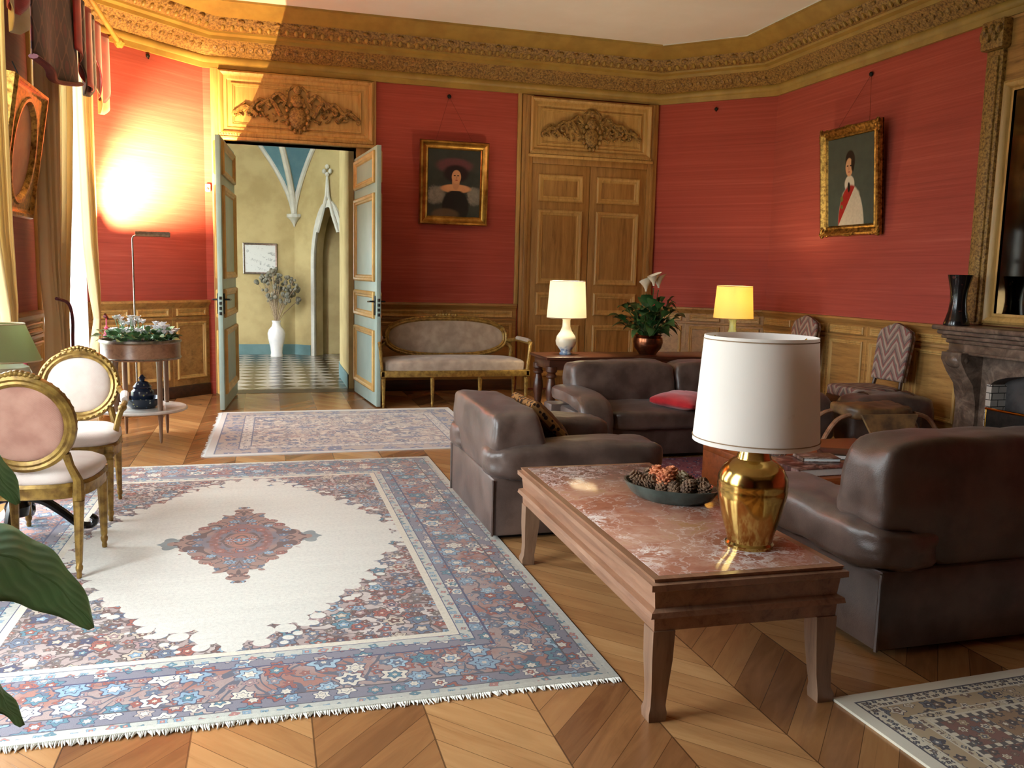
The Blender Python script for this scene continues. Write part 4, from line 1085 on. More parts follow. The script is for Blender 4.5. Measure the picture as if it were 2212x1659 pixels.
def low_table():
    X0, X1, Y0, Y1, H = 2.74, 3.9, 3.93, 4.97, .33
    t = thing('low_wooden_table', 'low orange-brown wooden table between the leather sofas', 'table', ((X0 + X1) / 2, (Y0 + Y1) / 2, .008))
    hx, hy = (X1 - X0) / 2, (Y1 - Y0) / 2
    mb = MB(); mb.b2((-hx, -hy, H - .04), (hx, hy, H), .004); mb.build('tabletop', MT['teak'], t)
    for s in (-1, 1):
        mb = MB(); mb.b2((s * hx - s * .035, -hy + .0, .0), (s * hx, hy, H - .04), .003); mb.build('end_panel', MT['teak'], t)
    mb = MB(); mb.b2((-hx + .035, -hy + .02, .08), (hx - .035, -hy + .05, H - .04)); mb.b2((-hx + .035, -hy + .02, .08), (hx - .035, hy - .02, .11)); df_ = mb.build('drawer_front', MT['teak'], t)
    mb = MB(); mb.ell((-.12, -hy + .005, .2), (.018, .018, .018), 10, 8); mb.build('knob', MT['steel'], df_)
    zt = H + .009
    def book(label, x, y, z, w, d, h, rz, cm):
        b = thing('book', label, 'book', (x, y, z), rz, 'books on the low table')
        mb = MB(); mb.b2((-w / 2, -d / 2, 0), (w / 2, d / 2, .004), .001); mb.b2((-w / 2, -d / 2, h - .004), (w / 2, d / 2, h), .001); mb.b2((-w / 2, -d / 2, 0), (-w / 2 + .004, d / 2, h), .001); mb.build('cover', cm, b)
        mb = MB(); mb.b2((-w / 2 + .005, -d / 2 + .004, .004), (w / 2 - .004, d / 2 - .004, h - .004)); mb.build('pages', MT['porcelain'], b)
    def photo(n, cols, sc):
        b = NB(n, .3); q = b.noise(b.scale(b.co(), (1, 1, .2)), sc, 5, .7, 1.5)
        return b.done(b.ramp(q, [(.35, cols[0]), (.5, cols[1]), (.62, cols[2])]))
    bk = photo('dark_photo_cover', [L(30, 26, 26), L(84, 48, 44), L(150, 120, 110)], 9)
    book('large illustrated book with white page edges on the low wooden table', 2.98, 4.15, zt, .42, .34, .045, radians(2), bk)
    book('black book lying open towards the fireplace on the low table', 3.42, 4.42, zt, .3, .22, .03, radians(-24), photo('black_cover', [L(16, 16, 18), L(34, 32, 32), L(60, 54, 52)], 6))
    book('small brown book on top of the large illustrated book', 3.05, 4.2, zt + .0455, .22, .16, .022, radians(-14), photo('brown_cover', [L(60, 40, 34), L(110, 84, 70), L(170, 150, 140)], 12))
    g = thing('glass_bowl', 'small cut-glass bowl beside the books on the low table', 'bowl', (3.0, 4.52, zt))
    mb = MB(); mb.lathe([(0, 0), (.04, 0), (.06, .02), (.085, .07), (.08, .07), (.055, .024), (0, .012)], 28, mod=lambda a, z: 1 + .04 * cos(14 * a)); mb.build('bowl_body', MT['crystal'], g)

# ---------------------------------------------------------------- console, lamps, plant
def turned_leg(mb, x, y, z0, z1, r=.035):
    h = z1 - z0; pr = [(0, 0), (.8, 0), (.9, .03), (.6, .06), (.95, .1), (.95, .13), (.6, .16), (.75, .25), (.95, .42), (1, .5), (.95, .58), (.7, .72), (.6, .76), (1, .79), (1, .82), (.7, .86), (1.05, .9), (1.05, 1), (0, 1)]
    mb.lathe([(r * a, z0 + h * b) for a, b in pr], 16, (x, y, 0))
def console():
    X0, X1, Y0, Y1, H = 2.665, 4.9, 8.04, 8.62, .6
    t = thing('console_table', 'long dark wooden table behind the far leather sofa', 'table', (0, 0, 0))
    mb = MB(); mb.b2((X0, Y0, H - .03), (X1, Y1, H), .006); mb.build('tabletop', MT['mahog'], t)
    mb = MB(); mb.b2((X0 + .04, Y0 + .04, H - .13), (X1 - .04, Y1 - .04, H - .03), .004); mb.build('apron', MT['mahog'], t)
    for x in (X0 + .075, X1 - .075):
        for y in (Y0 + .075, Y1 - .075):
            mb = MB(); turned_leg(mb, x, y, 0, H - .1, .054); mb.build('leg', MT['mahog'], t)
    def lamp(label, x, y, body, bprof, shade, r0, r1, z0, z1, power, col):
        l = thing('console_lamp', label, 'lamp', (x, y, H + .001), 0)
        mb = MB(); mb.lathe(bprof, 32); mb.build('lamp_base', body, l)
        zt = bprof[-1][1]
        mb = MB(); mb.tube([(0, 0, zt - .02), (0, 0, z0 + .14)], .008, 8); mb.build('fitting', MT['brass'], l)
        mb = MB(); mb.ell((0, 0, z0 + .16), (.026, .026, .036), 12, 10)
        bm_ = bpy.data.materials.new('lamp_bulb_glow'); bm_.use_nodes = True; p = bm_.node_tree.nodes['Principled BSDF']; p.inputs['Emission Color'].default_value = col; p.inputs['Emission Strength'].default_value = power * 5; p.inputs['Base Color'].default_value = (1, .9, .7, 1)
        mb.build('bulb', bm_, l)
        mb = MB(); mb.lathe([(r0, z0), (r1, z1), (r1 - .003, z1), (r0 - .003, z0)], 56, cap=False); sh_ = mb.build('lamp_shade', shade, l)
        mb = MB()
        for r, z in ((r0, z0 + .004), (r1, z1 - .004)): mb.tube([(r * cos(a), r * sin(a), z) for a in [2 * pi * k / 56 for k in range(56)]], .0028, 5, True)
        split_build(mb, 'shade_trim', MT['trimtape'], sh_)
        mb = MB()
        for a in (0, 2.1, 4.2): mb.tube([(0, 0, z0 + .13), (r1 * .97 * cos(a), r1 * .97 * sin(a), z1 - .02)], .002, 4)
        mb.build('shade_carrier', MT['brass'], sh_)
        ld = bpy.data.lights.new('bulb_light', 'POINT'); ld.energy = power; ld.color = col[:3]; ld.shadow_soft_size = .045
        lo = bpy.data.objects.new('bulb_light', ld); COL.objects.link(lo); lo.parent = l; lo.location = (0, 0, z0 + .26)
    lamp('lit lamp with blue-and-white bottle base at left end of the dark table', 2.97, 8.36, MT['bluewhite'], [(0, .0), (.062, 0), (.066, .012), (.05, .03), (.06, .045), (.1, .1), (.108, .14), (.095, .19), (.06, .24), (.042, .29), (.04, .35), (.048, .375), (0, .375)], MT['shadelit'], .205, .18, .375, .755, 52, (1, .84, .58, 1))
    lamp('lit lamp with pale green base and yellow shade at right end of dark table', 4.8, 8.2, MT['celadon'], [(0, 0), (.075, 0), (.08, .02), (.06, .05), (.085, .12), (.09, .16), (.06, .22), (.036, .28), (.034, .36), (.05, .385), (0, .385)], MT['shadeyellow'], .21, .185, .392, .74, 22, (1, .8, .46, 1))
    # potted lily
    p = thing('potted_plant', 'leafy green plant with cream lilies in copper pot on the dark table', 'plant', (3.88, 8.33, H + .001))
    mb = MB(); mb.lathe([(0, 0), (.09, 0), (.1, .02), (.14, .07), (.158, .13), (.15, .175), (.132, .19), (.15, .205), (.14, .208), (.12, .19), (.13, .16), (0, .15)], 36); mb.build('pot', MT['copper'], p)
    R = random.Random(8); lf = MB(); st = MB()
    for i in range(95):
        a = R.uniform(0, 2 * pi); el = R.uniform(.45, 1.45); ln = R.uniform(.1, .4); base = V((.05 * cos(a), .05 * sin(a), .17))
        d = V((cos(a) * cos(el), sin(a) * cos(el), sin(el))); tip = base + d * ln
        st.tube([base, base + d * ln * .5 + V((0, 0, .03)), tip], .004, 4)
        leaf(lf, tip, d, R.uniform(.14, .2), R.uniform(.085, .13), R.uniform(.7, 1.6), R)
    lf.build('foliage', MT['leafg'], p, 60); st.build('stems', MT['leafg'], p)
    for (x, y, z, h) in ((.03, -.02, .72, .0), (.11, .03, .7, .6), (-.01, .08, .66, 1.2)):
        mb = MB(); mb.tube([(0, 0, .18), (x * .6, y * .6, .45), (x, y, z - .02)], .005, 5); mb.build('flower_stalk', MT['leafg'], p)
        mb = MB()
        def fl(u, v, x=x, y=y, z=z, h=h):
            a = 2 * pi * u; r = .01 + .066 * v ** 1.7; zz = z + .12 * v * (1 + .25 * cos(a + h)) ; return (x + r * cos(a), y + r * sin(a), zz)
        mb.grid(fl, 14, 8, cu=True); lo_ = mb.build('lily_flower', MT['petal'], p, 60)
        mb = MB(); mb.tube([(x, y, z + .01), (x, y, z + .085)], .006, 6); mb.build('spadix', MT['orangedry'], lo_)

def leaf(mb, base, d, ln, wd, droop, R, nu=6, nv=2, fold=.25, uv=False, up=None):
    d = V(d).normalized(); side = d.cross(V((0, 0, 1)))
    side = side.normalized() if side.length > .05 else V((1, 0, 0))
    if R: side = (M.Rotation(R.uniform(-.6, .6), 3, d) @ side)
    nrm = side.cross(d)
    def fn(u, v):
        w = wd * (sin(pi * min(1, u * .97 + .03) ** .8)) ** .8; s = (v - .5) * 2
        p = V(base) + d * ln * u - V((0, 0, 1)) * droop * ln * u * u * .6
        return p + side * s * w * .5 + nrm * abs(s) * fold * w * .5
    mb.grid(lambda a, b: fn(a, b), nu, nv if nv % 2 == 0 else nv + 1, uv)
# ---------------------------------------------------------------- gilt seats
def fluted(mb, x, y, z0, z1, r=.024, n=8, lean=(0, 0)):
    h = z1 - z0
    pr = [(0, 0), (.42, 0), (.5, .03), (.42, .06), (.62, .09), (.66, .12), (.5, .14), (.6, .17), (.98, .8), (1.02, .82), (.8, .84), (1.15, .87), (1.15, .9), (.9, .92), (1.1, .94), (1.1, 1), (0, 1)]
    rs = []
    for a, b in pr:
        fl = (.14 < b < .82)
        rs.append([(x + lean[0] * (1 - b) + r * a * (1 - (.12 * (cos(j * pi) > 0) if fl else 0)) * cos(2 * pi * j / 16), y + lean[1] * (1 - b) + r * a * (1 - (.12 * (cos(j * pi) > 0) if fl else 0)) * sin(2 * pi * j / 16), z0 + h * b) for j in range(16)])
    mb.rings(rs)
def oval_chair(label, loc, rz, arms, fab, fabb, crest=True, name='oval_back_chair', W=.47, D=.47, SH=.44, TOP=.95, leglean=.05):
    """faces local -y, origin at floor under the back; seat runs to -D"""
    t = thing(name, label, 'armchair' if arms else 'chair', loc, rz)
    tilt = radians(-9)
    cz = (SH + .06 + TOP) / 2; rzz = (TOP - SH - .06) / 2; rx = W * .44
    B = M.Translation((0, 0, SH + .05)) @ M.Rotation(tilt, 4, 'X') @ M.Translation((0, 0, -(SH + .05)))
    G = MT['giltwood']
    mb = MB()
    mb.ovalmold(0, cz, rx + .012, rzz + .012, [(0, .016), (-.004, 0), (0, -.016), (.014, -.024), (.024, -.018), (.034, -.022), (.048, -.012), (.05, 0), (.048, .012), (.034, .02), (.024, .016), (.014, .022), (0, .016)], 44, B)
    for k in range(40):
        a = 2 * pi * k / 40
        for yy in (-.02,): mb.ell(((rx + .004) * cos(a), yy, cz + (rzz + .004) * sin(a)), (.009, .008, .012), 6, 4, B, M.Rotation(-a, 4, 'Y'))
    bf_ = mb.build('back_frame', G, t)
    if crest:
        mb = MB()
        for k in range(-4, 5):
            a = pi / 2 + k * .085; mb.ell(((rx + .02) * cos(a), 0, cz + (rzz + .02 - abs(k) * .002) * sin(a)), (.02, .02, .016 - abs(k) * .0012), 8, 6, B)
        mb.build('carved_crest', G, bf_)
    mb = MB()
    for s in (-1, 1): mb.tube([B @ V((s * rx * .8, 0, cz - rzz * .68)), B @ V((s * (rx * .86), .0, cz - rzz * .95)), V((s * W * .43, -.015, SH)), V((s * W * .43, -.01, SH - .09))], [.02, .018, .022, .026], 8)
    split_build(mb, 'back_post', G, t)
    mb = MB(); mb.loaf((0, -.0, cz), (2 * rx - .07, .055, 2 * rzz - .07), 2.4, 12, B, fn=lambda q: (q[0], q[1], q[2])); mb.build('back_pad', fabb, bf_, 60)
    # seat: rounded front
    def outline(k, grow=0):
        out = []
        for i in range(28):
            a = 2 * pi * i / 28; c, s = cos(a), sin(a)
            x = abs(c) ** .55 * (1 if c > 0 else -1) * (W / 2 + grow); y = abs(s) ** (.7) * (1 if s > 0 else -1) * (D / 2 + grow)
            x *= 1 + .05 * (-s); out.append((x, y - D / 2 + .0, k))
        return out
    mb = MB(); mb.rings([outline(SH - .085), outline(SH - .08, .008), outline(SH - .05, .006), outline(SH - .03, .012), outline(SH - .015, .004)]); mb.build('seat_rail', G, t)
    mb = MB(); mb.rings([outline(SH - .016, -.0), outline(SH + .005, .012), outline(SH + .03, .006), outline(SH + .05, -.03), outline(SH + .06, -.09), outline(SH + .064, -.16)]); mb.build('seat_cushion', fab, t, 60)
    for sx in (-1, 1):
        mb = MB(); fluted(mb, sx * (W / 2 - .035), -D + .045, 0, SH - .02, .026); mb.build('leg', G, t)
        mb = MB(); fluted(mb, sx * (W / 2 - .035), -.03, 0, SH - .02, .024, lean=(0, leglean)); mb.build('leg', G, t)
        if arms:
            p = [B @ V((sx * (rx + .005), -.01, cz - .02)), V((sx * (rx + .05), -.12, SH + .2)), V((sx * (W / 2 + .035), -D * .52, SH + .185)), V((sx * (W / 2 + .03), -D * .68, SH + .17)), V((sx * (W / 2 + .005), -D * .66, SH + .1)), V((sx * (W / 2 - .02), -D * .6, SH - .01))]
            mb = MB(); mb.tube(spline(p, 5), .016, 8); mb.ell(p[3], (.024, .03, .022), 10, 8); ar_ = mb.build('arm', G, t)
            mb = MB(); q = spline([p[1] + V((0, .01, .016)), (p[1] + p[2]) / 2 + V((0, 0, .02)), p[2] + V((0, 0, .018))], 5); mb.tube(q, [.016] + [.024] * (len(q) - 2) + [.016], 10); mb.build('arm_pad', fabb, ar_)
    return t
def settee():
    x0, x1, yf, SH = 1.12, 2.73, 8.8, .42
    cx = (x0 + x1) / 2; W = x1 - x0; t = thing('gilt_settee', 'gilt settee with long oval back and faded beige velvet against red wall', 'settee', (cx, yf, 0))
    G = MT['giltwood']; D = .58
    mb = MB(); mb.b2((-W / 2, -.0, SH - .1), (W / 2, .06, SH - .03), .012); mb.b2((-W / 2, D - .06, SH - .1), (W / 2, D, SH - .03), .012)
    for s in (-1, 1): mb.b2((s * W / 2 - s * .05, 0, SH - .1), (s * W / 2, D, SH - .03), .01)
    mb.build('seat_rail', G, t)
    mb = MB(); mb.loaf((0, D / 2 - .0, SH + .005), (W - .05, D - .02, .15), 6, 16, fn=lambda q: (q[0], q[1], q[2] + (.35 * (1 - q[0] ** 2) * (1 - q[1] ** 2) if q[2] > 0 else 0))); mb.build('seat_cushion', MT['settee'], t, 60)
    B = M.Translation((0, D - .03, SH)) @ M.Rotation(radians(-7), 4, 'X')
    rx, rz_, cz = .7, .235, .285
    mb = MB()
    sq = lambda a: 1.0
    n = 60; rs = []
    for i_, y in [(0, .016), (-.005, 0), (0, -.02), (.016, -.03), (.028, -.022), (.04, -.026), (.056, -.012), (.058, 0), (.04, .018), (0, .016)]:
        r = []
        for k in range(n):
            a = 2 * pi * k / n; c, s = cos(a), sin(a)
            r.append((abs(c) ** .8 * (1 if c > 0 else -1) * (rx - i_), y, cz + abs(s) ** .8 * (1 if s > 0 else -1) * (rz_ - i_)))
        rs.append(r)
    mb.rings(rs, True, False, False, m=B)
    for k in range(-3, 4): mb.ell((k * .035, -.01, cz + rz_ + .012 - abs(k) * .003), (.026, .022, .022), 8, 6, B)
    for k in range(n * 2):
        a = pi * k / n; c, s = cos(a), sin(a); mb.ell((abs(c) ** .8 * (1 if c > 0 else -1) * (rx - .01), -.026, cz + abs(s) ** .8 * (1 if s > 0 else -1) * (rz_ - .01)), .008, 6, 4, B)
    mb.build('back_frame', G, t)
    mb = MB(); mb.loaf((0, 0, cz), (2 * rx - .1, .06, 2 * rz_ - .1), 2.7, 14, B); mb.build('back_pad', MT['settee'], t, 60)
    for s in (-1, 1):
        mb = MB()
        mb.tube(spline([B @ V((s * rx * .96, 0, cz - .05)), B @ V((s * rx * 1.06, -.02, cz - .12)), B @ V((s * .73, -.02, .06)), V((s * (W / 2 - .04), D - .05, SH - .06))], 5), .02, 8)
        for q in (.0, .35, .7): mb.ell(B @ V((s * (rx * 1.02 + .02), -.015, cz - .04 - q * .22)), (.024, .02, .03), 8, 6)
        mb.build('back_post', G, t)
        mb = MB(); p = [B @ V((s * rx * 1.0, -.01, cz - .04)), V((s * (W / 2 - .05), D * .62, SH + .27)), V((s * (W / 2 + .0), D * .3, SH + .26)), V((s * (W / 2 + .01), .06, SH + .255)), V((s * (W / 2), .04, SH + .2)), V((s * (W / 2 - .02), .05, SH - .04))]
        mb.tube(spline(p, 5), .019, 8); mb.ell(p[3], (.028, .034, .024), 10, 8); ar_ = mb.build('arm', G, t)
        mb = MB(); q = spline([V(p[1]) + V((0, 0, .018)), V(p[2]) + V((0, 0, .02)), V(p[3]) + V((0, .04, .018))], 5); mb.tube(q, .024, 10); mb.build('arm_pad', MT['settee'], ar_)
    for k in range(4):
        x = -W / 2 + .035 + k * (W - .07) / 3
        mb = MB(); fluted(mb, x, .035, 0, SH - .05, .025); mb.build('leg', G, t)
        if k in (0, 3): mb = MB(); fluted(mb, x, D - .04, 0, SH - .05, .022); mb.build('leg', G, t)
def tapestry_chair(label, y, group=None):
    """tall-backed upholstered chair facing the room (towards -x)"""
    t = thing('tapestry_chair', label, 'chair', (5.5, y, 0), radians(-90))
    fm = flame_mat.cache
    W, D, SH = .46, .5, .42
    B = M.Translation((0, 0, SH)) @ M.Rotation(radians(-8), 4, 'X')
    poly = [(-.2, .1), (.2, .1), (.215, .5), (.19, .56), (.1, .6), (0, .63), (-.1, .6), (-.19, .56), (-.215, .5)]
    mb = MB(); mb.rings([[(x * s, y_, (z - .35) * s + .35) for x, z in poly] for s, y_ in ((.95, -.035), (1, -.025), (1, .025), (.97, .035))], m=B); mb.build('backrest', fm, t)
    mb = MB(); mb.rings([[(x * s, y_, (z - .35) * s + .35) for x, z in poly] for s, y_ in ((1.012, -.008), (1.02, 0), (1.012, .008))], m=B)
    for s in (-1, 1): mb.tube([B @ V((s * .17, 0, .12)), V((s * .19, -.02, SH - .08))], .017, 8)
    split_build(mb, 'back_frame', MT['oak_dark'], t)
    mb = MB(); mb.loaf((0, -D / 2, SH), (W, D, .11), 6, 12, fn=lambda q: (q[0] * (1 - .06 * q[1]), q[1], q[2])); mb.build('seat_cushion', fm, t)
    mb = MB(); mb.box((0, -D / 2, SH - .075), (W - .03, D - .03, .07), .01); mb.build('seat_frame', MT['oak_dark'], t)
    for sx in (-1, 1):
        for yy in (-D + .05, -.05):
            mb = MB(); turned_leg(mb, sx * (W / 2 - .05), yy, 0, SH - .05, .024); mb.build('leg', MT['oak_dark'], t)
def camel_stool():
    t = thing('saddle_stool', 'low wooden saddle stool with brown leather cushion near the fireplace', 'stool', (4.56, 5.6, 0), radians(-4))
    mb = MB()
    def fn(q): return (q[0], q[1], q[2] + .35 * abs(q[0]) ** 2)
    mb.loaf((-.03, 0, .41), (.56, .4, .11), 4, 14, fn=fn, wr=.02, ws=8); mb.build('leather_cushion', simple('tan_saddle_leather', L(132, 98, 58), L(78, 58, 44), .45, 0, 5, .15, 40), t)
    mb = MB(); mb.rings([[(-.26, -.23, .42), (.22, -.23, .42), (.1, -.27, .12), (-.1, -.27, .12)], [(-.26, -.205, .42), (.22, -.205, .42), (.1, -.245, .12), (-.1, -.245, .12)]]); mb.build('leather_flap', simple('lit_flap_leather', L(164, 128, 80), L(92, 74, 58), .5, 0, 6, .2, 40), t)  # flap leather coloured paler to paint in the light falling on it
    for s in (-1, 1):
        for yy in (-.2, .2):
            mb = MB(); mb.tube(spline([(s * .26, yy * .6, .41), (s * .4, yy * .6, .36), (s * .52, yy * .65, .18), (s * .54, yy * .7, 0)], 6), [.016] * 18 + [.02], 8, flat=1.5); mb.build('curved_leg', MT['walnut'], t)
        mb = MB(); mb.tube([(s * .515, -.13, .2), (s * .515, .13, .2)], .013, 8); mb.build('stretcher', MT['walnut'], t)
    t = thing('leather_pouffe', 'dark brown bolster-shaped leather bench between tapestry chair and fireplace', 'bench', (5.12, 6.17, 0), radians(-90))
    mb = MB()
    def fb(q): return (q[0], q[1], q[2])
    mb.loaf((0, 0, .235), (.4, .86, .47), 4.2, 16, wr=.015, ws=7); lb_ = mb.build('leather_body', MT['leather'], t)
    mb = MB()
    for yy in (-.22, .22): mb.tube([(.205 * cos(a), yy, .24 + .235 * sin(a)) for a in [2 * pi * k / 24 for k in range(24)]], .008, 6, True)
    split_build(mb, 'strap', MT['oak_dark'], lb_)

# ---------------------------------------------------------------- left side: stand, tables, lamps
def left_side():
    oval_chair('gilt oval-back side chair nearest the viewer, seen from behind', (-1.02, 4.12, .0105), radians(176), False, MT['damask'], MT['rosedamask'], TOP=.915)
    oval_chair('gilt oval-back armchair by the plant stand, facing the viewer', (-1.06, 5.45, .0105), radians(3), True, MT['damask'], MT['damask'], name='oval_back_armchair', TOP=.895, D=.5)
    # pedestal table between them
    px, py = -1.24, 4.8
    t = thing('pedestal_table', 'small black pedestal table with scrolled feet between the gilt chairs', 'table', (px, py, .0105))
    mb = MB(); mb.lathe([(0, .675), (.22, .675), (.235, .685), (.235, .695), (.22, .7), (0, .7)], 40); mb.build('tabletop', MT['blackpaint'], t)
    mb = MB(); mb.lathe([(0, .1), (.05, .11), (.06, .16), (.03, .22), (.045, .32), (.03, .45), (.05, .6), (.1, .675), (0, .675)], 24); mb.build('column', MT['blackpaint'], t)
    for k in range(4):
        a = k * pi / 2 + .05; c, s = cos(a), sin(a)
        mb = MB(); pts = spline([(.03, .2), (.12, .17), (.21, .1), (.28, .035), (.34, .025), (.36, .055), (.34, .075)], 5)
        mb.tube([(p.x * c, p.x * s, p.y + .012) for p in [V((q[0], q[1])) if len(q) > 1 else q for q in [(v[0], v[1]) for v in pts]]], [.026 - .012 * i / len(pts) for i in range(len(pts))], 8); mb.build('scrolled_foot', MT['blackpaint'], t)
    l = thing('table_lamp', 'lamp with green pleated shade and white base on small black table', 'lamp', (-1.27, 4.86, .711))
    mb = MB(); mb.lathe([(0, 0), (.055, 0), (.058, .012), (.05, .02), (.085, .06), (.108, .11), (.112, .14), (.1, .17), (.06, .19), (.03, .195), (.028, .2), (0, .2)], 28); mb.build('lamp_base', MT['porcelain'], l)
    mb = MB(); mb.tube([(0, 0, .19), (0, 0, .33)], .006, 6); mb.build('fitting', MT['brass'], l)
    mb = MB(); mb.lathe([(.16, .2), (.088, .39), (.086, .39), (.158, .2)], 48, cap=False); sh_ = mb.build('lamp_shade', MT['shadegreen'], l)
    mb = MB()
    for r, z in ((.16, .203), (.088, .388)): mb.tube([(r * cos(a), r * sin(a), z) for a in [2 * pi * k / 48 for k in range(48)]], .004, 5, True)
    split_build(mb, 'shade_trim', MT['cream'], sh_)
    mb = MB()
    for a in (0, 2.1, 4.2): mb.tube([(0, 0, .32), (.086 * cos(a), .086 * sin(a), .38)], .002, 4)
    mb.build('shade_carrier', MT['brass'], sh_)
    # plant stand
    cx, cy, r = -.985, 7.5, .3
    t = thing('plant_stand', 'round two-tier wooden plant stand by the window, planted with flowers on top', 'plant stand', (cx, cy, 0))
    mb = MB(); mb.lathe([(r - .02, .66), (r, .66), (r + .005, .675), (r, .69), (r, .79), (r + .008, .8), (r + .004, .815), (r - .015, .815), (r - .02, .79)], 48, cap=False); mb.lathe([(0, .665), (r - .01, .665), (r - .01, .68), (0, .68)], 48); pd_ = mb.build('planter_drum', MT['walnut'], t)
    mb = MB(); mb.lathe([(r + .006, .668), (r + .01, .674), (r + .006, .68)], 48, cap=False); mb.lathe([(r + .006, .795), (r + .012, .803), (r + .004, .82), (r - .016, .82)], 48, cap=False); split_build(mb, 'metal_band', MT['steel'], pd_)
    mb = MB(); mb.lathe([(0, .235), (r + .03, .235), (r + .045, .245), (r + .045, .258), (r + .035, .265), (0, .265)], 48); mb.build('marble_shelf', MT['whitemarble'], t)
    for a in (-55, 55, 125, 235):
        a = radians(a); x, y = (r - .02) * cos(a), (r - .02) * sin(a)
        mb = MB(); mb.lathe([(0, 0), (.007, 0), (.012, .03), (.016, .16), (.022, .235), (.024, .25), (.018, .265), (.02, .3), (.021, .62), (.024, .64), (.024, .672), (0, .672)], 12, (x, y, 0)); mb.build('leg', MT['walnut_z'], t)
    R = random.Random(6)
    p = thing('cyclamen_plants', 'white flowers and pale leaves planted in the top of the plant stand', 'plant', (cx, cy, .683))
    mb = MB(); mb.lathe([(0, .0), (.27, .0), (.272, .1), (.2, .125), (0, .13)], 32); mb.build('soil', simple('dark_soil', L(50, 38, 30), L(36, 28, 22), .95, 0, 30, .6, 90), p)
    lf = MB(); fl = MB(); st = MB()
    for i in range(170):
        a = R.uniform(0, 2 * pi); rr = .25 * sqrt(R.random()); b = V((rr * cos(a), rr * sin(a), .11)); d = V((cos(a) * R.uniform(.1, .9), sin(a) * R.uniform(.1, .9), R.uniform(.3, 1))).normalized()
        q = b + d * R.uniform(.02, .1); leaf(lf, q, (d + V((R.uniform(-.6, .6), R.uniform(-.6, .6), -.2))).normalized(), R.uniform(.05, .08), R.uniform(.045, .065), .5, R, 4, 2)
    for i in range(84):
        k = [(-.08, .0, .13), (-.14, .1, .02), (.15, .0, .08), (.02, -.05, .02), (.2, .05, .02)][i % 5]; x, y = k[0] + R.gauss(0, .045), k[1] + R.gauss(0, .07); z = .17 + k[2] * R.uniform(.5, 1.05)
        st.tube([(x * .8, y * .8, .12), (x, y, z)], .0025, 4)
        for j in range(5):
            a = 2 * pi * j / 5 + R.random(); leaf(fl, (x, y, z), (cos(a) * .6, sin(a) * .6, .7), .048, .04, .2, None, 3, 2)
    lf.build('leaves', MT['palegreen'], p, 60); st.build('stems', MT['palegreen'], p); fl.build('flowers', MT['whitepetal'], p, 60)
    b = thing('enamel_bowl', 'dark blue patterned bowl on the lower marble shelf of plant stand', 'bowl', (cx + .01, cy - .06, .2655))
    mb = MB(); mb.lathe([(0, 0), (.09, 0), (.1, .01), (.14, .045), (.16, .085), (.155, .085), (.13, .045), (.09, .02), (0, .018)], 36); mb.build('bowl_body', MT['cobalt'], b)
    b = thing('lidded_jar', 'dark blue lidded jar standing in the patterned bowl on plant stand', 'jar', (cx + .01, cy - .06, .2845))
    mb = MB(); mb.lathe([(0, 0), (.06, 0), (.075, .03), (.088, .08), (.085, .12), (.06, .145), (0, .145)], 30); mb.build('jar_body', MT['cobalt'], b)
    mb = MB(); mb.lathe([(.07, .145), (.072, .155), (.045, .19), (.025, .2), (0, .2)], 30); ld_ = mb.build('lid', MT['cobalt'], b)
    mb = MB(); mb.lathe([(.016, .198), (.02, .21), (.028, .225), (.012, .245), (0, .255)], 20); mb.build('lid_knob', MT['cobalt'], ld_)
    # floor lamp: bent tube with a trough head turned up to the wall
    sx, sy, H = -1.2, 8.8, 1.69
    t = thing('floor_lamp', 'slim brass floor lamp behind plant stand throwing light up the red wall', 'lamp', (sx, sy, 0))
    mb = MB(); mb.lathe([(0, 0), (.12, 0), (.12, .012), (.1, .02), (.015, .026), (0, .026)], 32); mb.build('base', MT['brass'], t)
    mb = MB(); mb.tube([(0, 0, .02), (0, 0, H - .03), (.008, 0, H - .01), (.03, 0, H)], .008, 10); mb.build('pole', MT['steel'], t)
    mb = MB()
    # trough: open above and towards the wall
    pr = [(-.03, .036), (-.032, .01), (-.022, -.006), (0, -.01), (.026, -.004), (.034, .021)]
    mb.rings([[(x, y, H + z) for y, z in pr + [(y * .9, z + .003) for y, z in pr[::-1]]] for x in (.03, .33)])
    for x in (.03, .328): mb.rings([[(x + d, -.032, H + .034), (x + d, -.022, H - .006), (x + d, .022, H - .006), (x + d, .034, H + .034)] for d in (0, .003)])
    mb.build('reflector_trough', MT['steel'], t)
    ld = bpy.data.lights.new('halogen_light', 'POINT'); ld.energy = 420; ld.color = (1, .64, .28); ld.shadow_soft_size = .006
    o = bpy.data.objects.new('halogen_light', ld); COL.objects.link(o); o.parent = t; o.location = (.308, .0, H + .006)
    ld = bpy.data.lights.new('reflector_light', 'SPOT'); ld.energy = 2900; ld.color = (1, .7, .34); ld.shadow_soft_size = .01; ld.spot_size = radians(84); ld.spot_blend = .8
    o = bpy.data.objects.new('reflector_light', ld); COL.objects.link(o); o.parent = t; o.location = (.16, .004, H + .014)
    o.rotation_euler = V((-.1, .8, .36)).to_track_quat('-Z', 'Y').to_euler()

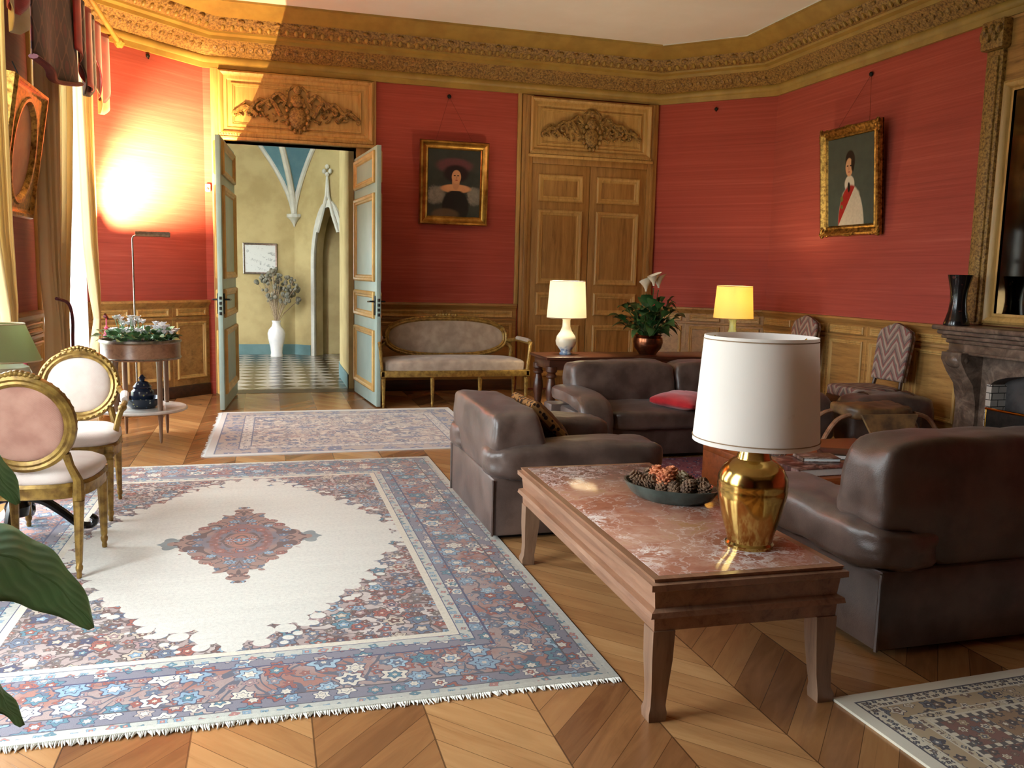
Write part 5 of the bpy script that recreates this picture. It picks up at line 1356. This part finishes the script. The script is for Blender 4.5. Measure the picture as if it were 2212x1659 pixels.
# ---------------------------------------------------------------- curtains
def curtains():
    def drape(mb, key, nf, nu=90, nv=44):
        """key: list of (z, y_near, y_far, x, amplitude)"""
        def at(v):
            k = v * (len(key) - 1); i = min(int(k), len(key) - 2); f = k - i; f = f * f * (3 - 2 * f)
            return [a + (b - a) * f for a, b in zip(key[i], key[i + 1])]
        def fn(u, v):
            z, ya, yb, x, am = at(v)
            return (x + am * sin(u * nf * 2 * pi + v * .8) + am * .4 * sin(u * nf * 5.1 + 2), ya + (yb - ya) * u + am * .3 * cos(u * nf * 2 * pi), z)
        mb.grid(fn, nu, nv, True)
    def pair(dy, nm, which):
        grp = None
        if 'n' in which:
            t = thing('window_curtain', 'striped cream curtain tied back on the near side of the %s window' % nm, 'curtain', (0, dy, 0))
            mb = MB(); drape(mb, [(3.36, 6.98, 7.9, -1.52, .045), (2.6, 6.95, 7.84, -1.52, .045), (1.9, 6.92, 7.66, -1.52, .045), (1.35, 6.88, 7.4, -1.51, .045), (1.0, 6.88, 7.2, -1.49, .04), (.78, 6.88, 7.14, -1.49, .045), (.4, 6.88, 7.24, -1.49, .045), (.02, 6.88, 7.28, -1.49, .045)], 7); mb.build('drape', MT['curtain'], t, 60, solid=.004)
            mb = MB(); mb.tube(spline([(-1.44, 6.8, 1.16), (-1.4, 6.98, 1.12), (-1.4, 7.1, 1.0), (-1.42, 7.18, .84), (-1.42, 7.18, .66)], 5), .012, 8); mb.build('tie_back', MT['burgundy'], t)
        if 'f' in which:
            t = thing('window_curtain', 'striped cream curtain on the far side of the %s window' % nm, 'curtain', (0, dy, 0))
            mb = MB(); drape(mb, [(3.36, 8.15, 8.74, -1.49, .035), (2.5, 8.2, 8.68, -1.49, .035), (1.6, 8.26, 8.65, -1.49, .035), (1.15, 8.4, 8.64, -1.48, .03), (.93, 8.46, 8.57, -1.47, .02), (.7, 8.36, 8.62, -1.48, .03), (.3, 8.3, 8.68, -1.49, .03), (.02, 8.28, 8.7, -1.49, .03)], 5); mb.build('drape', MT['curtain'], t, 60, solid=.004)
            mb = MB(); mb.tube([(-1.40, 8.42, .95), (-1.39, 8.5, .93), (-1.42, 8.58, .96)], .012, 8); mb.build('tie_back', MT['burgundy'], t)
            mb = MB(); mb.lathe([(0, .12), (.012, .1), (.022, .09), (.014, .075), (.018, .06), (.034, 0), (0, 0)], 12, (-1.38, 8.38, .76)); mb.tube([(-1.38, 8.38, .87), (-1.39, 8.45, .94)], .006, 6); mb.build('tassel', MT['pinksilk'], t)
    def valance(dy, nm):
        t = thing('window_valance', 'dark red velvet valance with swagged tail over the %s window' % nm, 'valance', (0, dy, 0))
        mb = MB()
        mb.grid(lambda u, v: (-1.38 + .03 * sin(u * 9) * v, 6.2 + 1.28 * u - .06 * v * (1 - u), 3.45 - v * (.76 - .1 * u + .06 * sin(u * pi))), 40, 20)
        mb.build('velvet_panel', MT['cutvelvet'], t, 60, solid=.008)
        mb = MB(); mb.tube([(-1.37 + .03 * sin(u * 9), 6.2 + 1.28 * u - .06 * (1 - u), 3.45 - (.77 - .1 * u + .06 * sin(u * pi))) for u in [k / 24 for k in range(25)]], .016, 8, flat=2.0); mb.build('piping', MT['burgundy'], t)
        def tail(y0, y1, zs, mat, nm_, x0=-1.35):
            mb = MB(); n = len(zs)
            def fn(u, v):
                k = u * (n - 1); i = min(int(k), n - 2); f = k - i; zb = zs[i] + (zs[i + 1] - zs[i]) * f
                return (x0 + .032 * sin(u * (n - 1) * pi) , y0 + (y1 - y0) * u, 3.42 + (zb - 3.42) * v)
            mb.grid(fn, 64, 16); mb.build(nm_, mat, t, 60, solid=.006)
        tail(7.3, 8.72, [3.0, 2.95, 2.82, 2.8, 3.12, 2.84, 2.82, 3.0], MT['velvet'], 'swag_tail')
        tail(7.5, 8.1, [2.95, 2.74, 2.76, 2.96], MT['cutvelvet'], 'swag_lining', -1.36)
        tail(8.28, 8.8, [2.9, 2.72, 2.74, 2.86], MT['cream'], 'cream_lining', -1.375)
        t2 = thing('curtain_rod', 'brass curtain rod with carved finial above the %s window' % nm, 'curtain rod', (0, dy, 0))
        mb = MB(); mb.tube([(-1.27, 6.32, 3.43), (-1.27, 8.8, 3.43)], .022, 12); rd_ = mb.build('rod', MT['giltrod'], t2)
        mb = MB(); mb.lathe([(.0, -.02), (.026, 0), (.034, .03), (.026, .05), (.045, .09), (.04, .14), (.02, .17), (0, .2)], 16, m=T(-1.27, 8.78, 3.43, 0, radians(-90)), mod=lambda a, z: 1 + .1 * cos(6 * a)); mb.build('finial', MT['giltrod'], rd_)
        mb = MB()
        for y in (6.3, 8.65): mb.tube([(-1.69, y, 3.45), (-1.27, y, 3.43)], .012, 8); mb.lathe([(0, 0), (.03, 0), (.03, .02), (0, .02)], 12, m=T(-1.69, y, 3.45, 0, 0, pi / 2))
        split_build(mb, 'bracket', MT['brass'], t2)
    pair(0, 'far', 'nf'); valance(0, 'far'); pair(-2.75, 'nearer', 'f'); valance(-2.75, 'nearer')
    v = thing('voile_curtain', 'thin white voile hanging inside the far window', 'curtain', (0, 0, 0))
    mb = MB(); mb.grid(lambda u, w: (-1.63 + .012 * sin(u * 40), 8.1 + .8 * u, 3.3 - 3.24 * w), 60, 10, True); mb.build('sheer_panel', MT['voile'], v)

# ---------------------------------------------------------------- pictures
def gilt_frame(t, w, h, prof, mat, orn, B=None):
    mb = MB(); mb.rectmold(-w / 2, -h / 2, w / 2, h / 2, prof, B); mb.rectmold(-w / 2, -h / 2, w / 2, h / 2, [(0, 0), (0, .012), (w * .3, .012)], B); gf_ = mb.build('gilt_frame', mat, t, 30)
    if orn:
        mb = MB(); R = random.Random(9)
        for sx in (-1, 1):
            for sz in (-1, 1):
                for k in range(12):
                    a, b = R.uniform(0, .13), R.uniform(.01, .05)
                    p = (w / 2 - a, h / 2 - b) if k % 2 else (w / 2 - b, h / 2 - a)
                    mb.ell((sx * p[0], prof[2][1] * .9 + .006, sz * p[1]), (.022, .016, .018), 8, 6, B)
        for k in range(-5, 6):
            for s in (-1, 1): mb.ell((k * .018, prof[2][1] * .9, s * (h / 2 - .02 + .012 * (1 - abs(k) / 5))), (.014, .014, .014), 7, 5, B)
        split_build(mb, 'carved_ornament', mat, gf_)
def pictures():
    # lady on the back wall, leaning forward from its cord
    def hang(name, label, F, uc, zc, w, h, lean, mat, inset, prof, orn, nail, gold):
        G = F @ M.Translation((uc, -.03 - sin(lean) * h / 2 - .004, zc)) @ M.Rotation(lean, 4, 'X')
        t = thing(name, label, 'painting'); t.matrix_world = G
        gilt_frame(t, w, h, prof, gold, orn)
        mb = MB(); mb.b2((-w / 2 + inset, -.012, -h / 2 + inset), (w / 2 - inset, .004, h / 2 - inset)); mb.build('canvas', mat, t)
        if nail:
            q = G.inverted() @ (F @ V((nail[0], -.012, nail[1])))
            mb = MB(); mb.tube([(-w * .28, .01, h / 2 - .03), q], .0022, 5); mb.tube([(w * .28, .01, h / 2 - .03), q], .0022, 5); hc_ = mb.build('hanging_cord', simple('red_cord', L(120, 40, 34), None, .7) if not bpy.data.materials.get('red_cord') else bpy.data.materials['red_cord'], t)
            mb = MB(); mb.ell(q + V((0, -.006, 0)), (.024, .016, .024), 12, 8); mb.build('hook_knob', MT['iron'], hc_)
    pf = [(0, .015), (0, -.02), (.012, -.045), (.03, -.05), (.05, -.03), (.075, -.018), (.09, -.024), (.105, -.006), (.105, .0)]
    hang('portrait_painting', 'gilt-framed portrait of a lady in black dress and feathered hat', FB, BX(2.13), 2.45, .82, .96, radians(3), lady_mat(), .1, pf, False, (BX(2.07), 3.44), MT['goldplain'])
    hang('portrait_painting', 'gilt-framed portrait of an officer in white coat with red sash', FR, P3[1] - 7.57, 2.42, .92, 1.09, radians(4.5), officer_mat(), .11, pf, True, (P3[1] - 7.46, 3.44), MT['gold'])
    # oval portrait in a square gilt frame on the window pier
    G = M.Translation((-1.55, 6.44, 2.14)) @ M.Rotation(radians(90), 4, 'Z') @ M.Rotation(radians(9), 4, 'X')
    t = thing('oval_picture', 'square gilt frame with oval rosy picture on the window pier', 'painting'); t.matrix_world = G
    w, h = .78, .86
    mb = MB(); mb.rectmold(-w / 2, -h / 2, w / 2, h / 2, [(0, .02), (0, -.03), (.012, -.05), (.03, -.05), (.045, -.035), (.06, -.03)])
    for i in range(48):
        a0, a1 = 2 * pi * i / 48, 2 * pi * (i + 1) / 48
        def sqp(a):
            c, s = cos(a), sin(a); k = min((w / 2 - .055) / max(abs(c), 1e-6), (h / 2 - .055) / max(abs(s), 1e-6)); return (c * k, -.03, s * k)
        ov = lambda a: (.29 * cos(a), -.03, .35 * sin(a))
        vs = [mb.bm.verts.new(p) for p in (sqp(a0), sqp(a1), ov(a1), ov(a0))]; mb.bm.faces.new(vs)
    mb.ovalmold(0, 0, .29, .35, [(0, -.03), (.01, -.042), (.03, -.04), (.05, -.012), (.05, 0)], 48)
    mb.build('gilt_frame', MT['gold'], t, 30)
    mb = MB(); mb.b2((-.3, -.01, -.36), (.3, .01, .36)); mb.build('canvas', oval_mat(), t)
    mb = MB(); mb.tube([(0, .01, .4), (0, .1, .55)], .004, 6); mb.build('hanging_wire', MT['iron'], t)
    for F, u, z, nm in ((FRB, .735, 3.44, 'dark picture hook alone on the narrow red wall by the closed door'), (FLB, .8, 3.5, 'dark picture hook high on the lamp-lit red wall')):
        t = thing('picture_hook', nm, 'hook'); t.matrix_world = F @ M.Translation((u, 0, z))
        mb = MB(); mb.ell((0, -.016, 0), (.022, .016, .022), 12, 8); mb.tube([(0, -.01, .0), (0, -.02, -.03), (0, -.03, -.025)], .005, 6); mb.build('knob', MT['iron'], t)
    t = thing('wall_sensor', 'small white sensor box on the red wall edge left of the open door', 'sensor'); t.matrix_world = FB @ M.Translation((BX(-.598), 0, 2.27))
    mb = MB(); mb.box((0, -.025, 0), (.055, .05, .085), .012); ho_ = mb.build('housing', MT['white'], t)
    mb = MB(); mb.ell((0, -.05, -.012), (.016, .01, .016), 10, 6); mb.build('lens', MT['steel'], ho_)

# ---------------------------------------------------------------- fireplace
def fireplace():
    t = thing('fireplace', 'grey-brown marble fireplace with moulded mantel shelf on the right wall', 'fireplace', (XR, 4.97, 0))
    # local: x towards the room is negative, y along the wall
    W = 1.9; S = -1
    mb = MB()
    for lo, hi in (((-.44, -W / 2, 1.035), (0, W / 2, 1.075)), ((-.41, -W / 2 + .03, 1.0), (0, W / 2 - .03, 1.035)), ((-.385, -W / 2 + .055, .965), (0, W / 2 - .055, 1.0)), ((-.36, -W / 2 + .08, .93), (0, W / 2 - .08, .965))): mb.b2(lo, hi, .014)
    mb.build('mantel_shelf', MT['mantel'], t)
    mb = MB(); mb.b2((-.34, -W / 2 + .1, .86), (0, W / 2 - .1, .935), .01); mb.b2((-.35, -W / 2 + .09, .845), (0, W / 2 - .09, .868), .008); mb.build('frieze', MT['mantel'], t)
    # arched lintel panel
    a0 = .53; pts = [(-.62, .84), (.62, .84), (.62, 0.0), (a0, 0.0), (a0, .6)] + [(a0 * cos(q) , .6 + .13 * sin(q)) for q in [pi * k / 16 for k in range(1, 16)]] + [(-a0, .6), (-a0, 0), (-.62, 0)]
    mb = MB(); mb.rings([[(x, y, z) for y, z in pts] for x in (-.2, -.06)], True, False, False)
    # faces as strips
    top = [(y, .84) for y in ([.62, a0] + [a0 * cos(pi * k / 16) for k in range(1, 16)] + [-a0, -.62])]
    bot = [(.62, 0), (a0, .6)] + [(a0 * cos(pi * k / 16), .6 + .13 * sin(pi * k / 16)) for k in range(1, 16)] + [(-a0, .6), (-.62, 0)]
    for x in (-.2, -.06):
        for i in range(1, len(top) - 2):
            vs = [mb.bm.verts.new((x, *p)) for p in (top[i], top[i + 1], bot[i + 1], bot[i])]; mb.bm.faces.new(vs)
        for s in (-1, 1):
            vs = [mb.bm.verts.new((x, *p)) for p in ((s * .62, 0), (s * a0, 0), (s * a0, .84), (s * .62, .84))]; mb.bm.faces.new(vs)
    mb.build('lintel_panel', MT['mantel'], t)
    for s in (-1, 1):
        mb = MB(); pr = [(-.42, .86), (-.42, .8), (-.36, .7), (-.28, .6), (-.24, .45), (-.235, .3), (-.26, .16), (-.27, .1), (-.27, 0), (0, 0), (0, .86)]
        y0, y1 = (s * .62, s * .83)
        mb.rings([[(x, y, z) for x, z in pr] for y in (y0, y1)])
        mb.ell((-.36, (y0 + y1) / 2, .8), (.075, .115, .07), 14, 10); mb.ell((-.25, (y0 + y1) / 2, .13), (.04, .112, .05), 12, 8)
        mb.build('scrolled_jamb', MT['mantel'], t)
    b = NB('pale_glazed_brick', .5); x, y, z = b.xyz(); n = b.noise(b.co(), 9, 4)
    row = (z / .055).floor(); gp = (z / .055).fract().lt(.12).max(((y + x + row * .06) / .12).fract().lt(.05))
    brick = b.done(b.mix(gp, b.mix(n, L(164, 152, 142), L(196, 186, 176)), L(40, 34, 30)))
    mb = MB(); mb.b2((-.06, -.55, 0), (-.03, .55, .75)); mb.build('dark_brick_back', simple('dark_brick', L(72, 66, 64), L(44, 40, 40), .8, 0, 7, .2, 40), t)  # back of the opening in darker brick than the sides
    mb = MB(); mb.b2((-.21, .5, 0), (-.03, .55, .62)); mb.b2((-.21, -.55, 0), (-.03, -.5, .62)); split_build(mb, 'brick_lining', brick, t)
    mb = MB(); mb.b2((-.5, -.9, 0), (-.0, .9, .012)); mb.build('hearth', MT['mantel'], t)
    f = thing('fire_screen', 'black mesh fire screen with brass top rail standing in the fireplace', 'fire screen', (XR - .3, 4.97, .0125))
    mb = MB(); mb.b2((-.005, -.44, .04), (.005, .44, .42)); mb.build('mesh_panel', MT['iron'], f)
    mb = MB(); mb.tube([(0, -.45, .43), (0, .45, .43)], .011, 8); mb.build('top_rail', MT['brass'], f)
    mb = MB()
    for s in (-1, 1): mb.tube([(0, s * .44, .0), (0, s * .44, .43)], .009, 8); mb.tube([(-.08, s * .44, .008), (.08, s * .44, .008)], .009, 8)
    split_build(mb, 'foot', MT['brass'], f)
    v = thing('mantel_vase', 'tall dark waisted vase standing on the left end of the mantelpiece', 'vase', (5.44, 5.78, 1.0755))
    mb = MB(); mb.lathe([(0, 0), (.098, 0), (.1, .012), (.088, .05), (.07, .12), (.062, .2), (.066, .28), (.08, .35), (.092, .4), (.094, .41), (.086, .405), (.07, .34), (.058, .25), (0, .2)], 40); 
    b = NB('dark_bronze_glaze', .18); n = b.noise(b.co(), 16, 4, .6); b.bump(n, .2, .004); mb.build('vase_body', b.done(b.mix(b.ss(n, .6, .7), L(24, 18, 18), L(78, 40, 36))), v)
    m = thing('overmantel_mirror', 'tall mirror in carved oak overmantel frame above the fireplace', 'mirror', (XR, 4.97, 0))
    mb = MB(); mb.b2((-.03, -1.02, 1.08), (0, 1.02, HC - .01)); mb.build('back_board', MT['oak_hy'], m)
    mb = MB()
    for s in (-1, 1):
        mb.b2((-.07, s * .83, 1.08), (-.0, s * 1.0, HC - .25), .012); mb.b2((-.09, s * .86, 1.1), (-.05, s * .97, HC - .3), .012)
        mb.b2((-.12, s * .8, HC - .25), (0, s * 1.03, HC - .02), .02)
        for k in range(5): mb.ell((-.12, s * (.84 + .035 * k), HC - .1 - .05 * (k % 2)), (.035, .03, .045), 8, 6)
        mb.ell((-.07, s * 1.04, HC - .12), (.04, .035, .06), 10, 8)
    split_build(mb, 'carved_pilaster', MT['carved'], m, gap=.05)
    mb = MB()
    pr = panel_prof(.07, .04, -.0)
    FRm = frame((-.03, 0, 0), (0, -1, 0)); mb.rectmold(-.79, 1.1, .79, 3.02, [(0, 0), (0, -.05), (.02, -.065), (.045, -.05), (.06, -.02), (.08, -.02)], FRm)
    mb.build('mirror_moulding', MT['oak_light'], m)
    mb = MB(); mb.b2((-.036, -.72, 1.17), (-.028, .72, 2.95)); mb.build('mirror_glass', MT['mirror'], m)
    mb = MB(); cartouche(mb, FRm, 0, 3.27, 1.3, .34, -.01); mb.build('carved_cresting', MT['carved'], m)
    s = thing('bell_switch', 'small dark bell switch on the red wall beside the overmantel', 'switch'); s.matrix_world = FR @ M.Translation((P3[1] - 6.06, 0, 1.17))
    mb = MB(); mb.box((0, -.008, 0), (.04, .016, .075), .005); pl_ = mb.build('plate', MT['iron'], s)
    mb = MB(); mb.tube([(0, -.015, .0), (0, -.04, .008)], .006, 8); mb.build('toggle', MT['brass'], pl_)

# ---------------------------------------------------------------- hall things
def hall_things():
    v = thing('floor_vase', 'tall white vase of dried flowers on the chequered hall floor', 'vase', (.15, 14.42, 0))
    mb = MB(); mb.lathe([(0, 0), (.095, 0), (.1, .02), (.09, .06), (.1, .15), (.135, .3), (.14, .38), (.12, .44), (.075, .49), (.062, .54), (.075, .58), (.07, .585), (.05, .52), (0, .45)], 32); mb.build('vase_body', MT['porcelain'], v)
    R = random.Random(12); st = MB(); fl = MB()
    for i in range(46):
        a = R.uniform(0, 2 * pi); sp = R.uniform(.08, .42); h = R.uniform(.85, 1.4); e = V((sp * cos(a), sp * sin(a) * .6, h))
        st.tube([(0, 0, .5), V((e.x * .35, e.y * .35, .5 + (h - .5) * .5)), e], .004, 4)
        for k in range(3): fl.ell(e + V((R.gauss(0, .025), R.gauss(0, .025), R.gauss(0, .025))), R.uniform(.02, .04), 7, 5)
    st.build('dried_stems', MT['fluff'], v); split_build(fl, 'dried_flowers', simple('grey_dried_flowers', L(140, 134, 116), L(90, 92, 80), .9, 0, 12), v, gap=.03)
    t = thing('framed_print', 'pale engraving in thin silver frame on the hall wall', 'picture', (-.09, 14.8, 1.575))
    mb = MB(); mb.rectmold(-.27, -.25, .27, .25, [(0, 0), (0, -.03), (.01, -.035), (.03, -.03), (.03, -.02)]); mb.build('frame', MT['steel'], t)
    mb = MB(); mb.b2((-.245, -.022, -.225), (.245, -.004, .225)); mb.build('print', engraving_mat(), t)

def near_plant():
    t = thing('broadleaf_plant', 'dark green broad-leaved plant cut off at the left foreground edge', 'plant', (-.86, 1.52, 0))
    mb = MB(); mb.lathe([(0, 0), (.13, 0), (.14, .02), (.17, .28), (.18, .3), (.17, .31), (.15, .28), (0, .26)], 32); mb.build('pot', MT['celadon'], t)
    m = leafrib_mat()
    def big(b, mid, tip, wd, tilt, k=0):
        """leaf blade along a curve, with raised midrib fold"""
        b, mid, tip = V(b), V(mid), V(tip); mb = MB()
        def fn(u, w):
            p = b * (1 - u) ** 2 + mid * 2 * u * (1 - u) + tip * u * u
            d = ((mid - b) * (1 - u) + (tip - mid) * u).normalized(); s = d.cross(V(tilt)).normalized(); n = s.cross(d)
            x = (w - .5) * 2; ww = wd * sin(pi * min(1, .04 + u * .95)) ** .75 * (1 - .25 * u)
            return p + s * x * ww - n * (abs(x) * .22 * ww) + n * .004 * sin(u * 40 + abs(x) * 3)
        mb.grid(fn, 40, 10, True); mb.build('leaf', m, t, 60, solid=.0015)
        mb = MB(); mb.tube(spline([(0, 0, .28), ((b.x) * .4, b.y * .5, b.z * .7), b + (mid - b) * .04], 6), [.007] * 7 + [.006] * 6, 6); mb.build('stalk', MT['leafg'], t)
    o = V((.86, -1.52, 0))
    P = lambda x, y, z: V((x, y, z)) + o
    big(P(-.74, 1.5, .9), P(-.42, 1.5, 1.06), P(-.288, 1.52, .795), .098, (.0, -.45, 1))
    big(P(-.8, 1.58, 1.08), P(-.5, 1.6, 1.2), P(-.405, 1.58, 1.0), .075, (.1, -.4, 1))
    big(P(-.74, 1.48, .8), P(-.46, 1.46, .84), P(-.385, 1.46, .665), .055, (.3, -.2, 1))
    big(P(-.8, 1.4, .76), P(-.5, 1.4, .74), P(-.405, 1.4, .55), .06, (.3, -.3, 1))
    big(P(-.92, 1.5, .9), P(-1.1, 1.5, 1.1), P(-1.3, 1.5, .9), .09, (.0, -.3, 1))
    big(P(-.88, 1.62, .9), P(-.95, 1.85, 1.05), P(-1.0, 2.05, .85), .085, (.0, -.3, 1))

# ---------------------------------------------------------------- light and camera
def light_and_camera():
    w = bpy.data.worlds.new('overcast_sky'); SC.world = w; w.use_nodes = True; nt = w.node_tree
    bg = nt.nodes['Background']
    tc = nt.nodes.new('ShaderNodeTexCoord'); sp = nt.nodes.new('ShaderNodeSeparateXYZ'); rp = nt.nodes.new('ShaderNodeValToRGB')
    nt.links.new(tc.outputs['Generated'], sp.inputs[0]); mr = nt.nodes.new('ShaderNodeMapRange'); mr.inputs[1].default_value = -1; mr.inputs[2].default_value = 1
    nt.links.new(sp.outputs[2], mr.inputs[0]); nt.links.new(mr.outputs[0], rp.inputs[0])
    e = rp.color_ramp.elements; e[0].position = .44; e[0].color = (.2, .24, .17, 1); e[1].position = .53; e[1].color = (.86, .93, 1, 1)
    nt.links.new(rp.outputs[0], bg.inputs[0]); bg.inputs[1].default_value = SKY_STRENGTH
    for i, (a, b_) in enumerate(WINS):
        ld = bpy.data.lights.new('window_portal', 'AREA'); ld.shape = 'RECTANGLE'; ld.size = b_ - a; ld.size_y = WZ1 - WZ0; ld.cycles.is_portal = True
        o = bpy.data.objects.new('window_portal', ld); COL.objects.link(o); o.location = (XL - .29, (a + b_) / 2, (WZ0 + WZ1) / 2); o.rotation_euler = (pi / 2, 0, -pi / 2)
        o.rotation_euler = M(((0, 0, -1), (-1, 0, 0), (0, 1, 0))).to_euler()
    ld = bpy.data.lights.new('window_portal', 'AREA'); ld.shape = 'RECTANGLE'; ld.size = 1.2; ld.size_y = 1.9; ld.cycles.is_portal = True
    o = bpy.data.objects.new('window_portal', ld); COL.objects.link(o); o.location = (-2.31, 13.5, 1.55); o.rotation_euler = M(((0, 0, -1), (-1, 0, 0), (0, 1, 0))).to_euler()
    cd = bpy.data.cameras.new('camera'); co = bpy.data.objects.new('camera', cd); COL.objects.link(co)
    r = V((.96167546, -.27324002, .02280795)); u = V((.01262581, .12722409, .99179364)); f = V((.27389944, .95349563, -.12579816))
    m = M.Identity(4)
    for i in range(3): m[i][0] = r[i]; m[i][1] = u[i]; m[i][2] = -f[i]
    m[0][3], m[1][3], m[2][3] = 0, 0, 1.4005
    co.matrix_world = m; cd.sensor_width = 36; cd.lens = 1853.997 / 2212 * 36; cd.clip_start = .05; cd.clip_end = 100
    SC.camera = co
    vs = SC.view_settings; vs.view_transform = 'Standard'; vs.look = 'None'; vs.gamma = 1; vs.use_curve_mapping = False; vs.exposure = EXPOSURE
    c = SC.cycles; c.use_denoising = True; c.max_bounces = 9; c.diffuse_bounces = 5; c.glossy_bounces = 4; c.transmission_bounces = 6; c.transparent_max_bounces = 12; c.sample_clamp_indirect = 6; c.caustics_reflective = False; c.caustics_refractive = False; c.blur_glossy = .5

SKY_STRENGTH = 20.0
EXPOSURE = 0.15
mats(); flame_mat.cache = flame_mat()
room(); rugs(); seating(); coffee_table(); low_table(); console(); settee()
tapestry_chair('flame-stitch upholstered chair against right wall, nearer the fireplace', 6.62); tapestry_chair('flame-stitch upholstered chair against right wall, half hidden by the brass lamp', 8.0)
camel_stool(); left_side(); curtains(); pictures(); fireplace(); hall_things(); near_plant(); light_and_camera()
GROUPS = {'leather_': 'brown leather seats around the low table', 'tapestry_chair': 'flame-stitch chairs along the right wall', 'oval_back': 'gilt oval-back chairs by the windows', 'console_lamp': 'lit lamps on the dark table',
          'window_curtain': 'striped cream curtains', 'window_valance': 'red velvet window valances', 'curtain_rod': 'brass curtain rods', 'portrait_painting': 'hanging portraits', 'picture_hook': 'picture hooks without pictures'}
for o in SC.objects:
    if o.parent is None and 'label' in o and 'group' not in o and o.name != 'leather_pouffe':
        for k, g in GROUPS.items():
            if o.name.startswith(k): o['group'] = g
